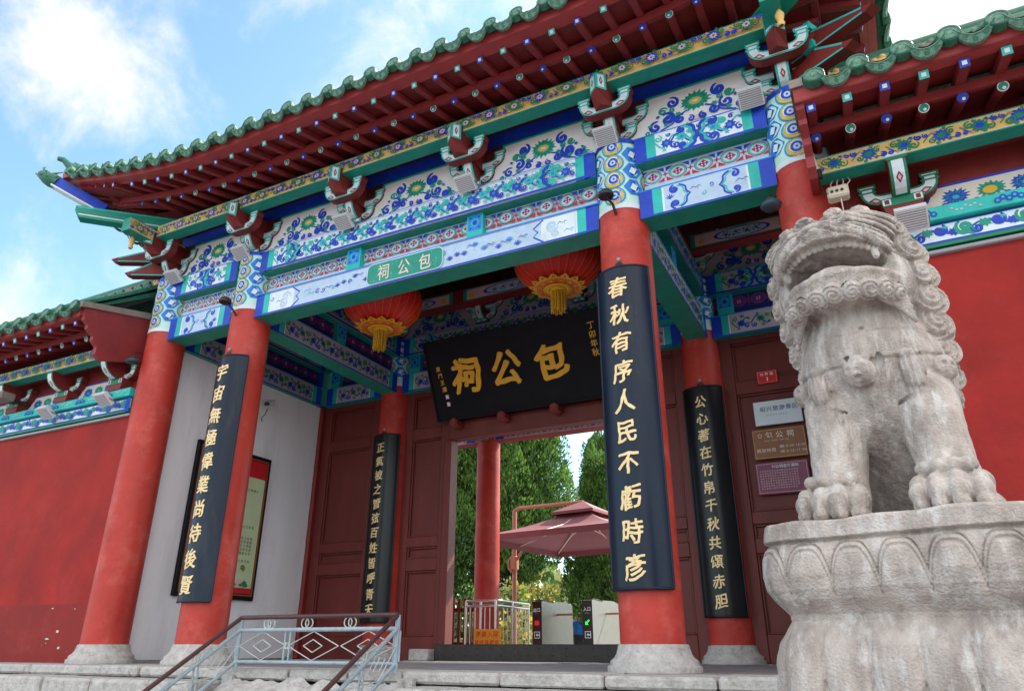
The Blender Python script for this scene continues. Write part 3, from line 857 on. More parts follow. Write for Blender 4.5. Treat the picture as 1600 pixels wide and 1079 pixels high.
def nose(T, y0, y1, z, h, wd, frames='teal_light'):
    mb = MB()
    yb = y1 + .055
    S = [(-wd / 2, y0), (wd / 2, y0), (wd / 2, yb), (0, y1), (-wd / 2, yb)]
    lo = [z, z, z + h * .28, z + h * .36, z + h * .28]
    vs = [T(a, b, c) for (a, b), c in zip(S, lo)] + [T(a, b, z + h) for a, b in S] + [T(-wd / 2, y1 + .17, z), T(wd / 2, y1 + .17, z), T(0, y1 + .10, z - h * .05)]
    mb.add(vs, [(5, 6, 7, 8, 9), (0, 1, 6, 5), (1, 11, 2, 7, 6), (2, 3, 8, 7), (3, 4, 9, 8), (4, 10, 0, 5, 9), (0, 10, 12, 11, 1), (11, 12, 3, 2), (12, 10, 4, 3)], 'wood_red')
    for s_ in (-1, 1):
        A = T(s_ * wd / 2, yb, z + h * .28); B = T(0, y1, z + h * .36); A2 = T(s_ * wd / 2, yb, z + h); B2 = T(0, y1, z + h)
        nrm = unit(np.cross(B - A, EZ))
        if np.dot(nrm, T.en) < 0: nrm = -nrm
        def q(u, v):
            lo_ = A + (B - A) * u; hi_ = A2 + (B2 - A2) * u
            return lo_ + (hi_ - lo_) * v
        for col, a, b, hh in ((frames, 0.0, .0, .002), ('white', .2, .10, .004)):
            pts = [q(a, b), q(1 - a, b), q(1 - a, 1 - b), q(a, 1 - b)]
            mb.add([p + nrm * hh for p in pts], [(0, 1, 2, 3) if s_ > 0 else (3, 2, 1, 0)], col)
        for col, k, hh in (('wood_red', 1, .006), ('pink_pale', .5, .0075)):
            pts = [q(.5, .5 - .28 * k), q(.5 + .17 * k, .5), q(.5, .5 + .28 * k), q(.5 - .17 * k, .5)]
            mb.add([p + nrm * hh for p in pts], [(0, 1, 2, 3) if s_ > 0 else (3, 2, 1, 0)], col)
    mb.build('nose_block', T.parent)

def bracket(o, ex, en, parent, front=True):
    bs = MB()
    T = TF(o, ex, en, parent)
    pf = [(-.055, 0), (.055, 0), (.085, .035), (.085, .085), (-.085, .085), (-.085, .035)]
    bs.prism(pf, T(0, .05, 0), T.ex, EZ, T.en, .17, 'wood_red', 'wood_red')
    P = Paint(bs, lambda u, v, hh: T(0, -.12, 0) + u * T.ex + v * EZ + hh * T.en, .0015)
    P.rect(-.08, .04, .08, .08, 'teal_light'); P.rect(-.06, .05, -.02, .072, 'white'); P.rect(.02, .05, .06, .072, 'white')
    root = bs.build('bracket_set', parent)
    T.parent = root
    lat_arm(T, -.075, .185, .085, .155, .085)
    lat_arm(T, -.070, .285, .225, .165, .08)
    fwd_arm(T, .0, -.235, .085, .155, .095)
    if front:
        lat_arm(T, -.335, .215, .205, .19, .085)
        nose(T, 0, -.52, .225, .225, .135)
    return root
bx = [XL, 0, 1.333, 2.667, 4, XR]
for x in bx: bracket((x, 0, 3.76), EX, -EY, gate)
for x in bx: bracket((x, D, 3.76), EX, -EY, gate, front=False)
# slanting beaks of the corner sets
for s_, xc in ((-1, XL), (1, XR)):
    for k, (dz, ln, out) in enumerate(((.10, .52, 0), (.27, .70, 0))):
        mb = MB()
        d = unit(V(s_ * .86, -.5, 0)); sd_ = np.cross(d, EZ)
        p0 = V(xc, -.02, 3.76 + dz)
        pts_t = [(.0, .10), (.20, .12), (.30, .17), (ln, .045), (ln + .06, .02), (ln, -.01), (.2, .0), (.0, .0)]
        mb.prism(pts_t, p0 - sd_ * .05, d, EZ, sd_, .10, 'wood_red')
        for q in (-1, 1):
            P = Paint(mb, frame(p0 + sd_ * q * .05, d, EZ, sd_ * q), .0015)
            P.ribbon([(.3, .155), (ln - .02, .04)], .016, 'teal_light'); P.ribbon([(.05, .008), (ln - .02, .0)], .014, 'teal_light')
        mb.prism([(-.075, 0), (.075, 0), (.09, .03), (.09, .06), (-.09, .06), (-.09, .03)], p0 + d * .22 + EZ * .165, sd_, EZ, d, .10, 'teal_light')
        mb.build('slanting_beak', gate)
    for k, dd in enumerate((V(s_, 0, 0),)):
        T = TF((xc, 0, 3.76), V(0, -1, 0) * s_, dd, gate)
        fwd_arm(T, 0, -.235, .085, .155, .095); lat_arm(T, -.30, .215, .205, .19, .085)
    # turned finial under the purlin end
    mb = MB(); mb.lathe([(.03, 0), (.045, .03), (.03, .06), (.045, .10), (.05, .15), (.03, .19), (.02, .21)][:7] if False else [(.018, 0), (.028, .02), (.018, .04), (.028, .07), (.032, .10), (.018, .13), (.012, .145)], (xc + s_ * .05, -.62, 3.945), 'yellow_band', 14); mb.build('corner_vase', gate)

def lotus_panel(o, ex, en, half, H, parent, seed, bgc='panel_white'):
    """white panel with ogee shoulders between two bracket sets"""
    mb = MB()
    o = np.asarray(o, float)
    def shape(k):
        w_ = half - k
        return [(-w_, 0), (-w_ + .02, .10), (-w_ + .075, .135), (-w_ + .09, .19), (-w_ + .15, .25), (-w_ + .19, .29), (-w_ + .21, H - k), (w_ - .21, H - k), (w_ - .19, .29), (w_ - .15, .25), (w_ - .09, .19), (w_ - .075, .135), (w_ - .02, .10), (w_, 0)]
    f = frame(o, ex, EZ, en)
    P = Paint(mb, f, .001, .0002)
    P.poly(shape(0), 'green'); P.poly(shape(.012), 'teal_light'); P.poly(shape(.030), bgc)
    u, v = 0, H * .60
    P.lotus(u, v, .128, 'teal', 'yellow', .100)
    for s_ in (-1, 1):
        P.scroll(s_ * .185, v + .045, .062, 'blue', 1.3, s_, math.pi / 2, .46)
        P.scroll(s_ * .265, v - .015, .036, 'teal', 1.2, -s_, 0, .5)
        P.scroll(s_ * .235, v - .10, .060, 'blue', 1.2, s_, 2.2, .46)
        P.scroll(s_ * .135, v - .135, .042, 'blue', 1.2, -s_, .6, .5)
        P.scroll(s_ * .335, v - .15, .050, 'blue', 1.1, -s_, 1.2, .48); P.scroll(s_ * .40, v - .19, .034, 'teal', 1.1, s_, .2, .5)
        P.star(s_ * .25, v - .155, .03, .025, 5, 'teal', .5)
        P.ribbon([(s_ * .07, v - .07), (s_ * .13, v - .10), (s_ * .20, v - .165), (s_ * .30, v - .2)], .014, 'blue')
    P.disc(0, v - .17, .07, .022, 'pink_pale', 12)
    for s_ in (-1, 1):
        P.scroll(s_ * .05, v - .165, .034, 'blue', 1.1, s_, 2, .5); P.scroll(s_ * .185, v - .03, .03, 'teal', 1.1, -s_, 1, .5); P.scroll(s_ * .43, v - .235, .030, 'blue', 1.1, s_, 1, .5)
        P.star(s_ * .145, v - .085, .030, .024, 6, 'teal', .55); P.star(s_ * .31, v - .06, .022, .018, 5, 'blue', .5); P.star(s_ * .38, v - .13, .026, .02, 5, 'teal', .5)
    mb.build('lotus_panel', parent)
cent = [(XL + 0) / 2, .667, 2.0, 3.333, (4 + XR) / 2]
for yy in (0, D):
    mb = MB(); mb.box((XL, yy - .049, 3.76), (XR, yy + .05, 4.215), 'wood_dark'); mb.build('panel_board', gate)
    for k, x in enumerate(cent):
        lotus_panel((x, yy - .05, 3.765), EX, -EY, .615, .452, gate, k, 'panel_white' if yy == 0 else 'shaded_white')
    mb = MB(); mb.box((XL, yy - .055, 4.222), (XR, yy + .05, 4.355), 'blue'); mb.build('blue_board', gate)
# side panel boards (x lines)
for x in (XL, XR):
    mb = MB(); mb.box((x - .05, 0, 3.76), (x + .05, 2 * D, 4.38), 'wood_dark'); mb.build('side_board', gate)

# ---- purlins with the yellow band
def purlin(o, ex, en, L_, parent, seed, z0=4.155, H=.15, dp=.13, uscale=.235, cols=('blue', 'green')):
    mb = MB(); o = np.asarray(o, float)
    mb.obox(o + ex * L_ / 2 + EZ * (z0 + H / 2) - en * dp / 2, ex * L_ / 2, en * dp / 2, EZ * H / 2, 'teal')
    b = mb.build('eave_purlin', parent)
    mb = MB(); rnd = random.Random(seed)
    P = Paint(mb, frame(o, ex, EZ, en))
    P.rect(0, z0, L_, z0 + H, 'teal'); P.rect(0, z0 + H * .07, L_, z0 + H * .93, 'cream'); P.rect(0, z0 + H * .09, L_, z0 + H * .91, 'yellow_band')
    n = max(1, int(L_ / uscale)); pw = L_ / n
    for i in range(n):
        u = (i + .5) * pw; d = 1 if i % 2 else -1; vm = z0 + H / 2
        a, b2 = cols if i % 2 else cols[::-1]
        P.ribbon([(u - pw * .5 + pw * k / 12, vm + d * H * .27 * math.sin(2 * math.pi * k / 12 - .6)) for k in range(13)], H * .05, 'green')
        P.star(u, vm, H * .40, H * .36, 11, a, .68, .3)
        P.star(u, vm, H * .24, H * .21, 9, 'pink_pale' if seed % 2 else b2, .6, .1)
        P.disc(u, vm, H * .07, H * .07, b2, 7)
        for s_ in (-1, 1):
            P.scroll(u + s_ * pw * .26, vm + s_ * d * H * .14, H * .20, 'green', 1.2, s_ * d, 1.0, .36, 12)
            P.scroll(u + s_ * pw * .40, vm - s_ * d * H * .20, H * .15, 'blue', 1.1, -s_ * d, 2.0, .5, 10)
            P.star(u + s_ * pw * .20, vm - s_ * d * H * .28, H * .11, H * .09, 5, 'blue' if s_ > 0 else 'pink', .5, i)
            P.scroll(u + s_ * pw * .12, vm + s_ * d * H * .33, H * .10, 'green', 1.0, s_, .5, .5, 8)
    mb.build('painted_face', b)
    return b
purlin((XL + .06, -.43, 0), EX, -EY, XR - XL - .12, gate, 11)
for s_, xc in ((-1, XL), (1, XR)):
    purlin((xc - s_ * .06, -.75, .0), EY, -V(s_, 0, 0), 2 * D + 1.4, gate, 13, 4.09, .15)
# dark soffit behind the purlin
mb = MB(); mb.box((XL, -.31, 4.36), (XR, -.05, 4.385), 'wood_dark'); mb.build('soffit_board', gate)

# ---- eaves: rafters, boards, tiles
def eave(T, c, half, reg_half, s_vis, parent, root_clamp, root_o, d_ang=1, tiles=True, sp=.2095, ph=.66, vis=None, corner=True):
    """T(s,o,z): s along the eave, o outward. half = half length to the corner tip"""
    up = lambda s: z_up((abs(s - c) - (half - 2.3)) / 2.3) if corner else 0.0
    lo, hi = vis
    # rafters
    k0 = int(math.ceil((c - reg_half - c) / sp)) - 1
    items = []
    for k in range(-60, 61):
        s = c + sp * (k - .34)
        if abs(s - c) <= reg_half: items.append((s, s, s, k))
    if corner:
        for q in (-1, 1):
            for i in range(5):
                se = c + q * (reg_half + .16 + .155 * i); 
                items.append((c + q * (reg_half + .035 + .02 * i), se, se, 100 + i * q + i))
    for (sr, sm_, se, k) in items:
        if not (lo <= se <= hi): continue
        u = up(se); fan = abs(se - sr) > .01
        col = 'blue' if k % 2 == 0 else 'teal'
        o_in = root_o if fan else -.10
        zr = 4.545 + (u * .12 if fan else 0) if not fan else 4.47 + u * .35
        frac = .5
        sm2 = sr + (se - sr) * .62 if fan else se
        um = up(sm2) if fan else u
        a = T(sr, o_in, zr); b = T(sm2, .65, 4.315 + um * .85)
        mb = MB(); mb.tube([a, b], .031, 'rafter_red', 14)
        d = unit(b - a)
        xx = unit(np.cross(d, EZ)); yy = np.cross(xx, d)
        for rr, hh, m in ((.031, .001, 'white' if col != 'blue' else col), (.027, .002, col)):
            mb.add([b + d * hh + rr * (math.cos(t) * xx + math.sin(t) * yy) for t in np.linspace(0, 2 * math.pi, 15)[:-1]], [tuple(range(14))], m)
        mb.add([b + d * .0035 + xx * .004 - yy * .010 + .0095 * (math.cos(t) * xx + math.sin(t) * yy) for t in np.linspace(0, 2 * math.pi, 11)[:-1]], [tuple(range(10))], 'white')
        mb.build('rafter', parent)
        # flying rafter: square, carried on top of the round one
        se2 = se; e = T(se2, .95 + (.03 if fan else 0), 4.325 + u * .97)
        r0 = T(sr + (se - sr) * (.42 if fan else 1), .42 if not fan else .56, (4.485 if not fan else 4.45) + (up(sr) * .5 + u * .35 if fan else u))
        d = unit(e - r0); xx = unit(np.cross(d, EZ)); yy = np.cross(xx, d)
        mb = MB(); mb.obox((e + r0) / 2, d * np.linalg.norm(e - r0) / 2, xx * .025, yy * .025, 'rafter_red')
        for rr, hh, m in ((.025, .0015, col if col == 'blue' else 'teal_light'), (.013, .003, 'white')):
            mb.add([e + d * hh + xx * rr * i + yy * rr * j for i, j in ((-1, -1), (1, -1), (1, 1), (-1, 1))], [(0, 1, 2, 3)], m)
        mb.build('flying_rafter', parent)
    # boards
    S = np.linspace(c - half, c + half, 61)
    cl = lambda s: min(max(s, root_clamp[0]), root_clamp[1])
    def strip(cols, m, name, flip=False):
        P_ = [[T(*q) for q in cols(s)] for s in S]
        mb = MB(); mb.grid(P_, m, flip=flip); mb.build(name, parent)
    def back(s):
        t = 1 if abs(s - cl(s)) < 1e-6 else 0
        return cl(s), (-.1 if t else root_o)
    strip(lambda s: [(cl(s), back(s)[1], (4.585 if back(s)[1] < 0 else 4.50 + up(s) * .3)), (cl(s) + (s - cl(s)) * .62, .66, 4.352 + up(cl(s) + (s - cl(s)) * .62) * .85)], 'wood_red', 'eave_boarding')
    strip(lambda s: [(cl(s) + (s - cl(s)) * .45, .45, 4.50 + up(s) * .8), (s, .99, 4.352 + up(s) * .985)], 'wood_red', 'eave_boarding')
    # small fascia over the round rafter ends, big fascia under the tiles
    def bar(f4, m, name):
        mb = MB(); n = len(S)
        Q = [[T(*p) for p in f4(s)] for s in S]
        mb.grid([q + [q[0]] for q in Q], m)
        mb.add(Q[0], [(0, 1, 2, 3)], m); mb.add(Q[-1], [(3, 2, 1, 0)], m)
        mb.build(name, parent)
    g = lambda s: cl(s) + (s - cl(s)) * .62
    bar(lambda s: [(g(s), .615, 4.345 + up(g(s)) * .85), (g(s), .665, 4.335 + up(g(s)) * .85), (g(s), .675, 4.405 + up(g(s)) * .85), (g(s), .615, 4.42 + up(g(s)) * .85)], 'rafter_red', 'small_fascia')
    bar(lambda s: [(s, .93, 4.352 + up(s) * .985), (s, 1.045, 4.352 + up(s)), (s, 1.065, 4.425 + up(s)), (s, .93, 4.44 + up(s) * .985)], 'fascia_red', 'fascia')
    return up

def tile_field(T, c, half, up, parent, vis, run, tsp=.2295, z0=4.447, r=.056, zfun=None, ph=0.0, o0=1.135, thick=.014):
    lo, hi = vis
    prof = lambda s, o: zfun(s, o, up)
    ks = [k for k in range(-60, 61) if abs(tsp * (k + ph)) <= half - .03]
    for k in ks:
        s = c + tsp * (k + ph)
        if lo <= s <= hi:
            # row of round cover tiles running up the slope
            oe = run(s); s += JIT.uniform(-.004, .004)
            mb = MB(); n = max(4, int((o0 - oe) / .16)); os_ = np.linspace(o0, oe, n + 1)
            rows = []
            for j, o in enumerate(os_):
                for rr, dz in (((r, 0), (r * .93, 0)) if 0 < j < n else ((r, 0),)):
                    rows.append([T(s + rr * math.cos(t), o, prof(s, o) + rr * .95 * math.sin(t)) for t in np.linspace(0, math.pi, 9)])
            mb.grid(rows, 'tile_green', smooth=False)
            tr = mb.build('tile_row', parent)
            mb = MB()
            cpt = T(s, o0 + .006, prof(s, o0) + r * .25); dn = unit(T(s, o0 + .1, prof(s, o0) + .022) - T(s, o0, prof(s, o0)))
            xx = unit(T(s + .1, 0, 0) - T(s, 0, 0)); yy = unit(np.cross(xx, dn)); yy = yy if yy[2] > 0 else -yy
            n2 = 18
            def ring(rr, hh): return [cpt + dn * hh + rr * (math.cos(2 * math.pi * i / n2) * xx + math.sin(2 * math.pi * i / n2) * yy) for i in range(n2)]
            rg = [ring(r * 1.06, -.05), ring(r * 1.06, .0), ring(r * .98, .008), ring(r * .84, .008), ring(r * .80, .002), ring(r * .5, .005), ring(r * .42, .001), ring(r * .2, .008)]
            vs = [p for q in rg for p in q]
            for i0, i1, m in ((0, 3, 'tile_green'), (3, 8, 'tile_relief')):
                mb.add(vs, [(j * n2 + i, j * n2 + (i + 1) % n2, (j + 1) * n2 + (i + 1) % n2, (j + 1) * n2 + i) for j in range(i0, min(i1, 7)) for i in range(n2)], m)
            mb.add(rg[-1], [tuple(range(n2))], 'tile_relief')
            mb.build('tile_end', tr)
        # drip tile between the rows: drooping crescent
        sm = s + tsp / 2
        if lo <= sm <= hi and abs(sm - c) <= half - .02:
            mb = MB(); zc = prof(sm, o0) ; hw = tsp * .42
            tilt = V(*(T(0, .022, -.0) - T(0, 0, 0)))
            n2 = 12
            def edge(t): return hw * t, .050 * t * t
            top = []; bot = []
            for t in np.linspace(-1, 1, n2 + 1):
                a_, b_ = edge(t)
                top.append((a_, b_ - .002)); bot.append((a_ * .95, b_ * .96 - .052 * (1 - .45 * t ** 4)))
            def pt(a_, b_, hh): return T(sm + a_, o0 + hh + .5 * b_, zc - .040 + b_ + 0 * hh)
            ins = lambda q, p_, k_: (q[0] * (1 - k_) + p_[0] * k_, q[1] * (1 - k_) + p_[1] * k_)
            rowsF = [[pt(*top[i], .012), pt(*ins(top[i], bot[i], .12), .014), pt(*ins(top[i], bot[i], .16), .009), pt(*ins(top[i], bot[i], .84), .009), pt(*ins(top[i], bot[i], .88), .014), pt(*bot[i], .012), pt(*bot[i], -.010)] for i in range(n2 + 1)]
            mb.grid(rowsF, 'tile_relief')
            # relief scrolls
            Pn = Paint(mb, lambda u, v, h: pt(u, v, .0095 + h), .001)
            for t in (-.55, 0, .55): Pn.scroll(hw * t, .05 * t * t - .028 + .004 * abs(t), .018, 'tile_green', 1.2, 1 if t >= 0 else -1, 1.0, .4, 8)
            # valley of concave under-tiles up the slope
            oe = run(sm); n = max(3, int((o0 - oe) / .3)); os_ = np.linspace(o0 + .012, oe, n + 1)
            mb.grid([[T(sm + hw * 1.12 * t, o, prof(sm, min(o, o0)) - .036 + .050 * t * t) for t in np.linspace(-1, 1, 5)] for o in os_], 'tile_green')
            mb.build('drip_tile', parent)

roof = None
# underlying roof deck as the roof part
def zroof(s, o, up):
    q = (1.10 - o) / 3.67
    return 4.447 + up(s) * (1 - min(1, q * 1.4)) ** 2 + 1.25 * q + 1.0 * q * q
T_front = lambda s, o, z: V(s, -o, z)
T_right = lambda s, o, z: V(5.256 + (o - .25), s, z)
T_left = lambda s, o, z: V(XL - (o - .25), s, z)
upF = lambda s: z_up((abs(s - 2) - 1.8) / 2.3)
mb = MB()
rows = []
for o in np.linspace(1.09, -2.57, 14):
    hipx = (1.10 - o)
    rows.append([V(x, -o, zroof(x, o, upF) - .03) for x in np.linspace(-2.1 + hipx, 6.1 - hipx, 40)])
mb.grid(rows, 'tile_green')
mb.grid([[V(p[0], 2 * D - p[1], p[2]) for p in r_] for r_ in rows], 'tile_green', flip=True)
for T_ in (T_left, T_right):
    upS = lambda s: z_up((abs(s - D) - 1.37) / 2.3)
    mb.grid([[T_(s, o, zroof(s, o, upS) - .03) for s in np.linspace(D - 3.67 + (1.1 - o), D + 3.67 - (1.1 - o), 24)] for o in np.linspace(1.09, -2.5, 14)], 'tile_green')
roof = mb.build('roof', gate)

ev = thing  # (alias kept short)
upFront = eave(T_front, 2.0, 4.1, 3.12, None, roof, (XL + .06, XR - .06), .42, vis=(-2.4, 6.4))
tile_field(T_front, 2.0, 4.1, upFront, roof, (-2.2, 6.2), lambda s: max(-2.57, 1.10 - min(s + 2.1, 6.1 - s)), zfun=zroof)
upSide = eave(T_right, D, 3.67, 2.69, None, roof, (-.36, 2 * D + .36), .42, vis=(-1.2, 3.4))
tile_field(T_right, D, 3.67, upSide, roof, (-1.1, 3.4), lambda s: max(-2.5, 1.10 - (s + 1.1)), zfun=zroof)
eave(T_left, D, 3.67, 2.69, None, roof, (-.36, 2 * D + .36), .42, vis=(-1.2, 1.6))
tile_field(T_left, D, 3.67, upSide, roof, (-1.1, 2.2), lambda s: max(-2.5, 1.10 - (s + 1.1)), zfun=zroof)

# hip beams, dragon heads, hip ridges, main ridge
for s_, xc in ((-1, XL), (1, XR)):
    d = unit(V(s_, -.92, 0)); sd_ = np.cross(d, EZ)
    cx = xc
    mb = MB()
    p0 = V(xc - s_ * .02, -.33, 4.36)
    prof = [(-.2, -.075), (.86, -.055), (.90, .02), (.90, .085), (-.2, .085)]
    mb.prism(prof, p0 - sd_ * .06, d, EZ, sd_, .12, 'teal')
    for q in (-1, 1):
        P = Paint(mb, frame(p0 + sd_ * q * .06, d, EZ, sd_ * q), .0015)
        P.ribbon([(-.1, -.035), (.86, -.018)], .014, 'white'); P.ribbon([(-.1, .07), (.88, .07)], .02, 'teal_light')
    mb.build('hip_beam', gate)
    mb = MB()
    a = p0 + d * .62 + EZ * .10; b = V(xc + s_ * .80, -1.15, 4.70)
    dd = unit(b - a); up_ = unit(np.cross(sd_, dd)); up_ = up_ if up_[2] > 0 else -up_
    mb.obox((a + b) / 2, dd * np.linalg.norm(b - a) / 2, sd_ * .05, up_ * .055, 'blue')
    mb.obox((a + b) / 2 - up_ * .062, dd * np.linalg.norm(b - a) / 2, sd_ * .052, up_ * .008, 'white')
    hb = mb.build('upper_hip_beam', gate)
    mb = MB()            # glazed dragon head capping the beam
    rr_ = random.Random(3)
    path = [b - dd * .02, b + dd * .05, b + dd * .10, b + dd * .15, b + dd * .19 + up_ * .015]
    mb.tube(path, [.075, .085, .078, .055, .03], 'tile_green', 12)
    for k in range(16):
        t = rr_.uniform(0, .17); an = rr_.uniform(-.4, 3.5)
        mb.sphere(b + dd * t + .075 * (math.cos(an) * sd_ + math.sin(an) * up_) * (1 - t * 2.2), rr_.uniform(.012, .026), rr_.choice(['tile_green', 'tile_relief', 'wood_grey']), 7, 5)
    mb.tube([b + dd * .16 - up_ * .03, b + dd * .22 - up_ * .02], [.022, .008], 'tile_relief', 7)
    mb.tube([b + dd * .15 + up_ * .04, b + dd * .20 + up_ * .075, b + dd * .19 + up_ * .10], [.018, .012, .004], 'tile_relief', 7)
    for q in (-1, 1):
        mb.tube([b + dd * .05 + up_ * .06 + sd_ * q * .05, b - dd * .02 + up_ * .13 + sd_ * q * .06], [.014, .003], 'tile_relief', 6)
        mb.sphere(b + dd * .12 + up_ * .035 + sd_ * q * .05, .014, 'black', 8, 6)
    mb.build('dragon_head', hb)
    mb = MB()            # ridge along the hip
    pts = []
    for t in np.linspace(0.06, 3.55, 18):
        o = 1.1 - t
        pts.append(V(xc + s_ * (.85 - t), -1.1 + t, zroof(2 + s_ * (4.1 - t), o, upF) + .07))
    mb.tube(pts, .06, 'tile_green', 10, flat=1.5)
    tip = pts[0] + V(0, 0, .02)
    mb.tube([pts[1], tip, tip + V(s_ * .03, -.03, .05), tip + V(s_ * .07, -.07, .10), tip + V(s_ * .11, -.11, .105)], [.06, .055, .04, .032, .026], 'tile_green', 10)
    for k in range(26):
        p = pts[0] + (pts[2] - pts[0]) * rr_.random() + V(0, 0, rr_.uniform(.05, .11))
        mb.sphere(p, rr_.uniform(.012, .03), rr_.choice(['tile_green', 'tile_relief', 'wood_grey']), 7, 5)
    mb.build('hip_ridge', roof)
mb = MB(); mb.bbox((-.05 + .4, D - .1, 6.66), (4.05 - .4, D + .1, 7.0), 'tile_green', .03)
mb.tube([V(.3, D, 7.02), V(3.7, D, 7.02)], .09, 'tile_green', 10); mb.build('main_ridge', roof)

# ---- porch ceiling
mb = MB()
for y in (.55, 1.25, 1.95):
    mb.box((XL, y - .07, 3.80), (XR, y + .07, 3.98), 'wood_red')
    P = Paint(mb, frame((0, y - .07, 0), EX, EZ, -EY), .0015)
    for x0, x1 in ((XL + .15, -.15), (.2, 1.25), (1.4, 2.6), (2.75, 3.8), (4.15, XR - .15)):
        P.rect(x0, 3.81, x1, 3.97, 'teal'); P.rect(x0 + .05, 3.825, x1 - .05, 3.955, 'pink_pale')
        xm = (x0 + x1) / 2; hw = (x1 - x0) * .27
        P.disc(xm, 3.89, hw, .062, 'blue', 18); P.disc(xm, 3.89, hw * .88, .052, 'lilac', 18)
        dense_floral(P, xm - hw * .7, xm + hw * .7, 3.85, 3.93, rng, .8, ('blue_dark', 'green', 'crimson'))
        P.star(x0 + .12, 3.87, .05, .04, 6, 'yellow'); P.star(x1 - .12, 3.87, .05, .04, 6, 'yellow')
mb.build('porch_purlin', gate)
mb = MB(); mb.box((XL + .05, .06, 4.36), (XR - .05, D - .06, 4.40), 'wood_dark')
for k in range(22):
    x = XL + .2 + k * .29; mb.box((x - .03, .06, 4.30), (x + .03, D - .06, 4.36), 'wood_dark')
mb.build('porch_ceiling', gate)

# ---- door wall
def leaf_panels(x0, x1, rails, m='door_red', y=D, stile=.13, z0=-.15, z1=3.03):
    """framed boards: backing sheet + proud stiles and rails around sunk panels with bevelled beads"""
    mb = MB()
    mb.box((x0, y + .03, z0), (x1, y + .09, z1), m)
    mb.bbox((x0, y - .02, z0), (x0 + stile, y + .029, z1), m, .006)
    mb.bbox((x1 - stile, y - .02, z0), (x1, y + .029, z1), m, .006)
    for a, b in rails:
        mb.bbox((x0 + stile + .001, y - .018, a), (x1 - stile - .001, y + .029, b), m, .006)
    for i in range(len(rails) - 1):
        za, zb = rails[i][1], rails[i + 1][0]
        xa, xb = x0 + stile, x1 - stile
        for A, B in (((xa, za), (xa + .022, zb)), ((xb - .022, za), (xb, zb)), ((xa + .022, za), (xb - .022, za + .022)), ((xa + .022, zb - .022), (xb - .022, zb))):
            mb.bbox((A[0] + .001, y + .0, A[1] + .001), (B[0] - .001, y + .0285, B[1] - .001), m, .004)
    return mb.build('door_panel', gate)
RL = [(-.15, .10), (.81, .95), (1.08, 1.20), (2.39, 2.53), (2.96, 3.03)]
leaf_panels(XL + .06, -.19, RL, stile=.16)
leaf_panels(.19, .86, RL, stile=.12)
leaf_panels(3.14, 3.81, RL, stile=.12)
leaf_panels(4.19, XR - .02, RL, stile=.13)
mb = MB()
mb.bbox((.86, D - .04, 2.335), (3.14, D + .12, 2.56), 'door_red', .01)
mb.box((.86, D - .0, 2.56), (3.14, D + .1, 3.03), 'door_red')
for x0, x1 in ((.80, .90), (3.10, 3.20)): mb.bbox((x0, D - .045, -.15), (x1, D + .13, 2.334 if x0 < 1 else 2.334), 'door_red', .01)
mb.build('door_frame', gate)
for x in (1.02, 1.67, 2.345, 2.98):
    mb = MB()
    hexp = [(.058 * math.cos(R(60 * k + 30)), .058 * math.sin(R(60 * k + 30))) for k in range(6)]
    mb.prism(hexp, (x, D - .04, 2.49), EX, EZ, -EY, .17, 'wood_red', 'wood_red')
    mb.prism([(a * .8, b * .8) for a, b in hexp], (x, D - .21, 2.49), EX, EZ, -EY, .01, 'wood_red')
    mb.build('door_peg', gate)
mb = MB()
mb.bbox((.80, D - .09, -.15), (3.20, D + .06, .018), 'iron', .008)
for k in range(16):
    for z in (-.09, -.02): mb.sphere((.9 + k * .147, D - .092, z), (.009, .005, .009), 'iron', 8, 6)
mb.build('threshold', gate)
for x in (.70, 3.30):
    mb = MB(); mb.bbox((x - .15, D - .22, -.152), (x + .10, D - .02, -.03), 'stone_base', .012); mb.build('threshold_stone', gate)
# white side wall of the left bay, with rounded lower corners; the right one mirrors it
for x, s_ in ((XL, 1), (XR, -1)):
    mb = MB(); a, b, z0, z1, r = .10, D - .10, -.13, 3.02, .16
    pf = [(a, z1), (b, z1)] + [(b - r + r * math.cos(t), z0 + r - r * math.sin(t)) for t in np.linspace(0, math.pi / 2, 7)] + [(a + r - r * math.sin(t), z0 + r - r * math.cos(t)) for t in np.linspace(0, math.pi / 2, 7)]
    mb.prism(pf, V(x - .06 * s_, 0, 0), EY, EZ, EX * s_, .12, 'wall_white')
    mb.build('side_wall', gate)
    mb = MB(); mb.box((x - .05, .1, -.15), (x + .05, D - .1, 3.0), 'stone_base'); mb.build('side_wall_core', gate)
# boards high on the columns' line: red post against the door wall
mb = MB(); mb.bbox((XL - .08, D - .10, -.15), (XL + .10, D + .08, 3.03), 'wood_red', .02); mb.build('wall_post', gate)
mb = MB(); mb.bbox((XR - .10, D - .10, -.15), (XR + .08, D + .08, 3.03), 'wood_red', .02); mb.build('wall_post', gate)

for x in (XL, XR):
    mb = MB(); mb.bbox((x - .10, D - .19, 3.031), (x + .10, D + .1, 3.79), 'blue', .01); mb.box((x - .105, D - .15, 3.04), (x + .105, D + .05, 3.78), 'teal'); mb.build('corner_post', gate)

